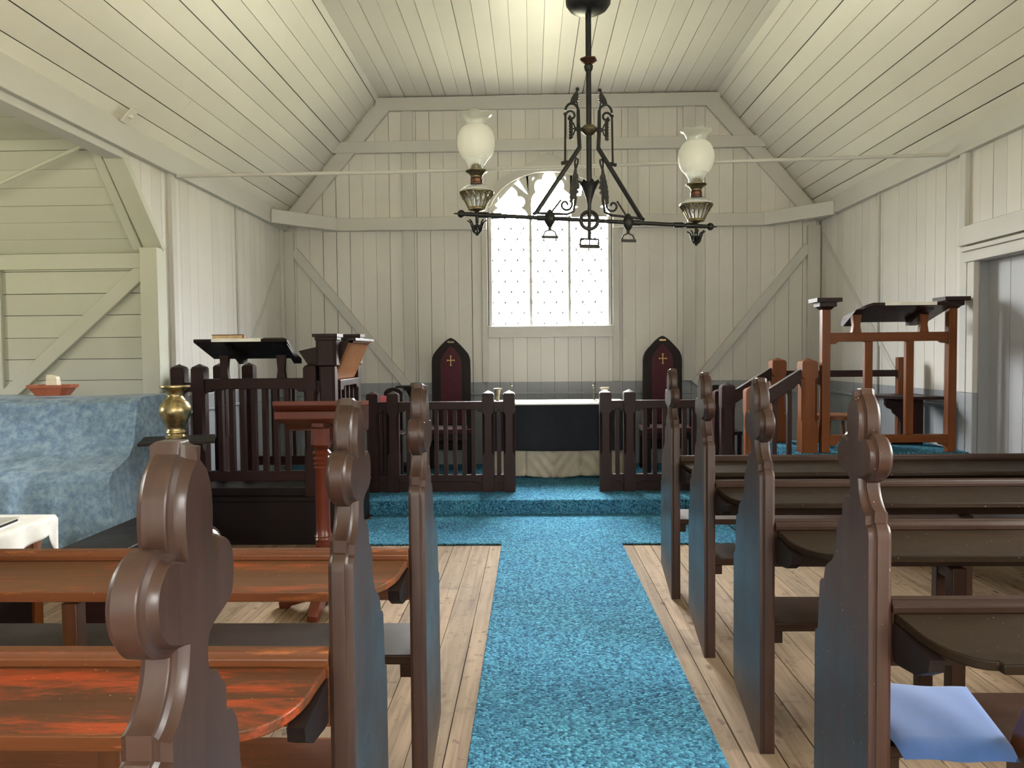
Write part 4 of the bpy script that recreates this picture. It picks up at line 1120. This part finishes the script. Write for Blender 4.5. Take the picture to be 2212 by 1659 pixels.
# ------------------------------------------------------------------ tie rods
tag(MB().tube([(XL + .045, 5.43, 2.53), (-1, 5.43, 2.535), (XR - .045, 5.43, 2.595)], .0125, 10).build('tie_rod', M['trim']), 'thin cream painted tie rod spanning the nave below the ceiling', 'tie rod')
tag(MB().tube([(-4.3, 5.0, 2.05), (-2.66, 4.60, 2.535)], .0125, 10).build('transept_rod', M['transept']), 'short pale green rod slanting across the left transept opening', 'tie rod')
tag(MB().prism([V((XL + .06 + a * .707, 4.70 + b, ZP - .02 + .02 + a * .8)) for a, b in ((.0, -.04), (.0, .04), (.10, .04), (.10, -.04))], (.004, 0, -.004)).ball((XL + .105, 4.70, ZP + .035), .016).build('bolt_plate', M['ceil']), 'small painted square bolt plate on the left wall plate', 'bolt plate')
tag(MB().tube([(-1.86, 4.2, 3.475), (-1.84, 4.2, 3.43), (-1.825, 4.2, 3.405), (-1.805, 4.2, 3.40), (-1.795, 4.2, 3.42)], .005, 8).build('ceiling_hook', M['ceil']), 'small painted hook screwed into the left ceiling slope', 'hook')

# ------------------------------------------------------------------ chandelier
CX, CY, AN = .365, 4.80, .20
ca, sa = math.cos(AN), math.sin(AN)
t = thing('chandelier', (CX, CY, 1.93), 'black wrought iron two-armed oil lamp chandelier hanging in the aisle', 'chandelier')
IR = M['iron']
def S(s_, z, o=0.0): return V((CX + s_ * ca - o * sa, CY + s_ * sa + o * ca, z))
tilt = lambda s_: 2.072 - .0285 * s_
MB().tube([S(0, ZT - .012), S(0, 3.33)], .018, 12).build('ceiling_rod', IR, t)
def spike(r, z, a): return (r, z) if z < .06 else (r, z + .022 * abs(math.sin(a * 9)))
MB().lathe([(.02, 3.325), (.07, 3.332), (.115, 3.355), (.136, 3.385), (.138, 3.405), (.134, 3.405), (.11, 3.36), (.06, 3.342), (.02, 3.340)], (CX, CY, 0), 72, cap=False, wave=lambda r, z, a: (r, z + (.020 * abs(math.sin(a * 9)) if z > 3.40 else 0))).build('smoke_bowl', IR, t)
MB().lathe([(.018, 3.33), (.018, 3.06)], (CX, CY, 0), 14).build('stem', IR, t)
MB().lathe([(.018, 3.018), (.022, 3.022), (.030, 3.030), (.050, 3.046), (.048, 3.056), (.030, 3.054), (.018, 3.06)], (CX, CY, 0), 32, wave=lambda r, z, a: (r * (1 + .08 * math.sin(6 * a)) if r > .035 else r, z)).build('bronze_collar', M['copper'], t)
MB().lathe([(.015, 2.975), (.022, 2.985), (.026, 2.995), (.026, 3.005), (.029, 3.010), (.024, 3.018), (.015, 3.018)], (CX, CY, 0), 18).build('knuckle', IR, t)
MB().lathe([(.0165, 2.98), (.0165, 2.655)], (CX, CY, 0), 14).build('stem', IR, t)
MB().lathe([(.018, 2.590), (.030, 2.600), (.048, 2.618), (.052, 2.627), (.048, 2.636), (.030, 2.652), (.018, 2.660)], (CX, CY, 0), 22).build('boss', M['brass_dull'], t)
MB().lathe([(.0165, 2.60), (.0165, 2.30)], (CX, CY, 0), 14).build('stem', IR, t)
MB().lathe([(.012, 2.10), (.012, 2.17), (.018, 2.20), (.034, 2.25), (.050, 2.285), (.062, 2.305), (.050, 2.303), (.02, 2.30)], (CX, CY, 0), 32, wave=lambda r, z, a: (r * (1 + .12 * math.sin(8 * a)) if r > .045 else r, z + (.01 * math.sin(8 * a) if r > .045 else 0))).build('leaf_cup', IR, t)
arm = MB()
arm.tube([S(-.80, tilt(-.80)), S(-.05, tilt(-.05))], .0125, 12); arm.tube([S(.05, tilt(.05)), S(.80, tilt(.80))], .0125, 12)
for s_ in (-.66, -.58, .58, .66, -.30, .30): arm.tube([S(s_ - .03, tilt(s_)), S(s_ + .03, tilt(s_))], .017, 12)
arm.build('cross_arm', IR, t)
for s_ in (-1, 1):
    m = MB(); m.ball(S(s_ * .795, tilt(s_ * .795)), .024); m.tube([S(s_ * .81, tilt(.81 * s_)), S(s_ * .84, tilt(.84 * s_))], [.006, .003]); m.build('end_knob', IR, t)
# pierced ring at the centre
m = MB(); zc = tilt(0) - .0
for r, w in ((.054, .012),): m.tube([S(r * math.cos(a), zc + r * math.sin(a)) for a in [2 * math.pi * k / 32 for k in range(33)]], w, 8)
m.tube([S(0, zc - .066), S(0, zc + .11)], .011); m.tube([S(-.066, zc), S(.066, zc)], .011)
m.build('centre_wheel', IR, t)
m = MB(); m.tube([S(0, zc - .066), S(0, zc - .115)], .011); m.tube([S(-.058, zc - .115), S(.058, zc - .115)], .006)
m.tube([S(-.058, zc - .115), S(-.058, zc - .155)], .005); m.tube([S(.058, zc - .115), S(.058, zc - .155)], .005); m.tube([S(0, zc - .115), S(0, zc - .15)], .005)
m.beam(S(-.062, zc - .160), S(.062, zc - .160), .022, .022); m.build('pendant', IR, t)
def spiral(cs, czz, r0, turns, sg, start, n=26):
    return [(cs + sg * (r0 * (1 - .8 * k / n)) * math.cos(start + turns * 2 * math.pi * k / n), czz + (r0 * (1 - .8 * k / n)) * math.sin(start + turns * 2 * math.pi * k / n)) for k in range(n + 1)]
def leaf(m, a, b, w, o=0.0):
    a, b = V((a[0], 0, a[1])), V((b[0], 0, b[1])); d = b - a; n_ = V((-d.z, 0, d.x)).normalized(); out1, out2 = [], []
    N = 18
    for k in range(N + 1):
        f = k / N; ww = w * math.sin(math.pi * (f ** .8)) * (1 + .22 * math.sin(f * 44)); p = a + d * f
        out1.append((p.x + n_.x * ww, p.z + n_.z * ww)); out2.append((p.x - n_.x * ww * .25, p.z - n_.z * ww * .25))
    pl = out1 + out2[::-1]
    m.prism([S(u, v, -.006) for u, v in pl], S(0, 0, .012) - S(0, 0, 0))
for s_ in (-1, 1):
    m = MB()
    m.tube([S(s_ * .067, 2.745), S(s_ * .066, 2.64), S(s_ * .060, 2.515), S(s_ * .335, tilt(s_ * .335) + .03), S(s_ * .355, tilt(s_ * .355) + .02)], [.010, .012, .014, .014, .010], 8); m.build('strut', IR, t)
    m = MB()
    top = [(s_ * (.067 + .04 * (1 - math.cos(a))), 2.735 + .045 * math.sin(a)) for a in [math.pi * k / 12 for k in range(13)]]
    m.tube([S(u, v) for u, v in top], .0075, 8)
    m.tube([S(u, v) for u, v in spiral(s_ * .112, 2.705, .034, 1.0, s_, .2)], .007, 8)
    m.ball(S(s_ * .122, 2.690), .012)
    leaf(m, (s_ * .118, 2.775), (s_ * .074, 2.865), .034 * s_)
    m.tube([S(s_ * .066, 2.745), S(s_ * .078, 2.80), S(s_ * .073, 2.85)], .005, 6); m.ball(S(s_ * .071, 2.868), .012)
    m.build('upper_scroll', IR, t)
    m = MB(); m.tube([S(s_ * .148, 2.715), S(s_ * .152, 2.42)], .0065, 8); m.ball(S(s_ * .150, 2.715), .010); m.tube([S(s_ * .175, 2.415), S(s_ * .135, 2.425)], .011, 8); m.build('stay_rod', IR, t)
    m = MB()
    m.tube([S(s_ * .05, 2.627), S(s_ * .088, 2.627)], .012, 8)
    m.tube([S(s_ * .085, 2.627), S(s_ * .098, 2.66), S(s_ * .112, 2.672)], .005, 6); m.tube([S(s_ * .085, 2.627), S(s_ * .098, 2.594), S(s_ * .112, 2.582)], .005, 6); m.tube([S(s_ * .085, 2.627), S(s_ * .112, 2.627)], .005, 6)
    for k in range(7): m.ball(S(s_ * .116, 2.573 + .018 * k), .011, 10, 6)
    m.tube([S(s_ * .112, 2.565), S(s_ * .112, 2.69)], .010, 8); m.build('thumb_crest', IR, t)
    m = MB()
    m.tube([S(s_ * .085, 2.33), S(s_ * .090, 2.43), S(s_ * .080, 2.452), S(s_ * .070, 2.445), S(s_ * .072, 2.42), S(s_ * .088, 2.375)], .006, 8)
    leaf(m, (s_ * .122, 2.175), (s_ * .088, 2.40), .042 * s_)
    m.tube([S(s_ * .088, 2.34), S(s_ * .086, 2.20), S(s_ * .10, 2.125), S(s_ * .14, tilt(0) + .035), S(s_ * .33, tilt(s_ * .33) + .028)], .008, 8)
    m.tube([S(u, v) for u, v in spiral(s_ * .150, 2.165, .044, 1.15, s_, math.pi * .75)], .007, 8)
    m.tube([S(s_ * .178, 2.195), S(s_ * .245, tilt(s_ * .25) + .03)], .006, 8)
    m.build('lower_scroll', IR, t)
    m = MB(); m.lathe([(.005, -.055), (.016, -.045), (.030, -.020), (.036, 0), (.030, .02), (.016, .045), (.005, .055)], tuple(S(s_ * .25, tilt(s_ * .25))), 18)
    m.tube([S(s_ * .25, tilt(s_ * .25) - .05), S(s_ * .25, tilt(s_ * .25) - .07)], .010)
    m.tube([S(s_ * .25 - .042, tilt(s_ * .25) - .110), S(s_ * .25 - .03, tilt(s_ * .25) - .08), S(s_ * .25, tilt(s_ * .25) - .068), S(s_ * .25 + .03, tilt(s_ * .25) - .08), S(s_ * .25 + .042, tilt(s_ * .25) - .110)], .005, 6)
    m.beam(S(s_ * .25 - .05, tilt(s_ * .25) - .114), S(s_ * .25 + .05, tilt(s_ * .25) - .114), .018, .016); m.build('drop_boss', IR, t)
    # pendant cage below each lamp
    m = MB(); zz = tilt(s_ * .70); c = S(s_ * .70, 0)
    m.tube([S(s_ * .70, zz + .03), S(s_ * .70, zz - .05)], .010)
    for k in range(8):
        a = 2 * math.pi * k / 8
        P_ = lambda r, z_: (c.x + r * math.cos(a), c.y + r * math.sin(a), z_)
        m.tube([P_(.058, zz - .035), P_(.042, zz - .045), P_(.033, zz - .07), P_(.024, zz - .10), P_(.012, zz - .112)], .0045, 6)
        m.tube([P_(.006, zz - .06), P_(.020, zz - .10)], .004, 6)
    m.lathe([(.036, -.072), (.038, -.066), (.034, -.066)], (c.x, c.y, zz), 18); m.ball((c.x, c.y, zz - .115), .011); m.build('pendant_cage', IR, t)

def oil_lamp(s_, label):
    zb = tilt(s_ * .70); c = S(s_ * .70, 0); lz = zb + .02
    t = thing('oil_lamp', (c.x, c.y, lz), label, 'oil lamp', 'oil lamps on the chandelier')
    at = (c.x, c.y, lz)
    MB().lathe([(.012, -.005), (.020, 0), (.052, .008), (.055, .016), (.052, .022)], at, 24).build('foot', M['brass'], t)
    # pierced brass holder: ribs and a scalloped heart band
    m = MB()
    for k in range(16):
        a = 2 * math.pi * k / 16
        q = lambda r, z_, da=0: (c.x + r * math.cos(a + da), c.y + r * math.sin(a + da), lz + z_)
        m.tube([q(.052, .020), q(.064, .045), q(.080, .075)], .0045, 6)
        for e in (-1, 1): m.tube([q(.080, .075), q(.092, .092, e * .10), q(.100, .106, e * .19)], .0042, 6)
        m.ball(q(.082, .078), .008, 8, 5)
    m.lathe([(.100, .104), (.105, .106), (.105, .114), (.100, .115)], at, 40); m.build('holder', M['brass_dull'], t)
    MB().lathe([(.045, .022), (.060, .05), (.076, .078), (.092, .098), (.099, .112), (.098, .122), (.085, .136), (.06, .15), (.034, .160)], at, 36, cap=False).build('font', M['clear'], t)
    MB().lathe([(.030, .158), (.037, .162), (.038, .168), (.034, .172), (.036, .178), (.036, .192), (.032, .196)], at, 26).build('collar', M['copper'], t)
    MB().lathe([(.030, .196), (.034, .200), (.034, .208), (.044, .222), (.058, .232), (.066, .236), (.066, .241), (.050, .240)], at, 26).build('gallery', M['brass_dull'], t)
    MB().lathe([(.030, .24), (.032, .262), (.028, .276), (.012, .284)], at, 20).build('burner', M['brass_dull'], t)
    MB().lathe([(.048, .243), (.046, .262), (.049, .276), (.062, .298), (.074, .312)], at, 40, cap=False).build('chimney_neck', M['clear'], t)
    MB().lathe([(.074, .312), (.092, .332), (.105, .358), (.112, .388), (.113, .415), (.109, .443), (.100, .468), (.087, .490), (.072, .503), (.062, .508)], at, 48, cap=False).build('globe_shade', M['frosted'], t, angle=60)
    MB().lathe([(.060, .508), (.058, .518), (.063, .536), (.075, .556), (.090, .570), (.099, .576)], at, 72, cap=False, wave=lambda r, z_, a: (r * (1 + (.035 * math.sin(7 * a) if r > .07 else 0)), z_ + (.005 * math.sin(7 * a) if r > .07 else 0))).build('frilled_rim', M['rim'], t, solid=.002, angle=60)
oil_lamp(-1, 'oil lamp with frosted globe on the left arm of the chandelier')
oil_lamp(1, 'oil lamp with frosted globe on the right arm of the chandelier')

# ------------------------------------------------------------------ daylight
W = bpy.data.worlds.new('overcast'); SC.world = W; W.use_nodes = True
nt = W.node_tree; bg = nt.nodes['Background']
tc = nt.nodes.new('ShaderNodeTexCoord'); sx = nt.nodes.new('ShaderNodeSeparateXYZ'); nt.links.new(tc.outputs['Generated'], sx.inputs[0])
rp = nt.nodes.new('ShaderNodeValToRGB'); mr = nt.nodes.new('ShaderNodeMapRange')
mr.inputs[1].default_value = -1; mr.inputs[2].default_value = 1
nt.links.new(sx.outputs['Z'], mr.inputs[0]); nt.links.new(mr.outputs[0], rp.inputs[0])
e = rp.color_ramp.elements
e[0].position = .0; e[0].color = (.27, .252, .17, 1)
e[1].position = 1.0; e[1].color = (.97, .96, .95, 1)
for p, c in ((.490, (.34, .318, .215, 1)), (.505, (.09, .088, .085, 1)), (.55, (.16, .157, .153, 1)), (.62, (.55, .54, .53, 1)), (.70, (.95, .93, .91, 1)), (.80, (1.0, .98, .96, 1))):
    k = e.new(p); k.color = c
nt.links.new(rp.outputs[0], bg.inputs['Color'])
# the cloud cover is brighter beyond the altar
my = nt.nodes.new('ShaderNodeMapRange'); my.inputs[1].default_value = -1; my.inputs[2].default_value = 1; my.inputs[3].default_value = 0; my.inputs[4].default_value = 1
nt.links.new(sx.outputs['Y'], my.inputs[0])
pw = nt.nodes.new('ShaderNodeMath'); pw.operation = 'POWER'; pw.inputs[1].default_value = 5; nt.links.new(my.outputs[0], pw.inputs[0])
ma = nt.nodes.new('ShaderNodeMath'); ma.operation = 'MULTIPLY_ADD'; ma.inputs[1].default_value = 80; ma.inputs[2].default_value = 26
up = nt.nodes.new('ShaderNodeMapRange'); up.inputs[1].default_value = -.01; up.inputs[2].default_value = .06; nt.links.new(sx.outputs['Z'], up.inputs[0])
mu = nt.nodes.new('ShaderNodeMath'); mu.operation = 'MULTIPLY'; nt.links.new(pw.outputs[0], mu.inputs[0]); nt.links.new(up.outputs[0], mu.inputs[1])
nt.links.new(mu.outputs[0], ma.inputs[0]); nt.links.new(ma.outputs[0], bg.inputs['Strength'])
def portal(loc, sx_, sy_, direction):
    l = bpy.data.lights.new('window_daylight', 'AREA'); l.shape = 'RECTANGLE'; l.size = sx_; l.size_y = sy_; l.cycles.is_portal = True
    o = bpy.data.objects.new('window_daylight', l); COL.objects.link(o); o.location = loc
    o.rotation_euler = V(direction).to_track_quat('-Z', 'Z').to_euler()
portal((.195, YB + .12, 2.33), 1.25, 1.6, (0, -1, 0))
portal((XL - .12, -1.65, 1.675), 2.1, 1.45, (1, 0, 0)); portal((XR + .12, -1.65, 1.675), 2.1, 1.45, (-1, 0, 0))
portal((XR + .12, 1.8, 1.625), 1.2, 1.15, (-1, 0, 0)); portal((.2, YF - .12, 2.2), 1.4, 1.4, (0, 1, 0)); portal((TX0 - .12, 3.45, 1.425), .9, .85, (1, 0, 0))

# ------------------------------------------------------------------ camera
cam = bpy.data.cameras.new('camera'); co = bpy.data.objects.new('camera', cam); COL.objects.link(co)
cam.sensor_width = 36; cam.lens = 1661 / 2212 * 36; cam.clip_start = .02
r = V((0.99963573, 0.02525408, -0.00952025)); u = V((0.00853245, 0.03893791, 0.9992052)); f = V((-0.0256047, 0.99892245, -0.03870825))
Mx = Matrix(((r.x, u.x, -f.x), (r.y, u.y, -f.y), (r.z, u.z, -f.z))).to_4x4(); Mx.translation = V((0, 0, 1.25))
co.matrix_world = Mx; SC.camera = co
SC.view_settings.view_transform = 'Standard'; SC.view_settings.look = 'None'; SC.view_settings.gamma = 1; SC.view_settings.use_curve_mapping = False
SC.view_settings.exposure = 1.5
SC.cycles.max_bounces = 14; SC.cycles.diffuse_bounces = 8; SC.cycles.transparent_max_bounces = 24
SC.cycles.caustics_reflective = False; SC.cycles.caustics_refractive = False; SC.cycles.sample_clamp_indirect = 8
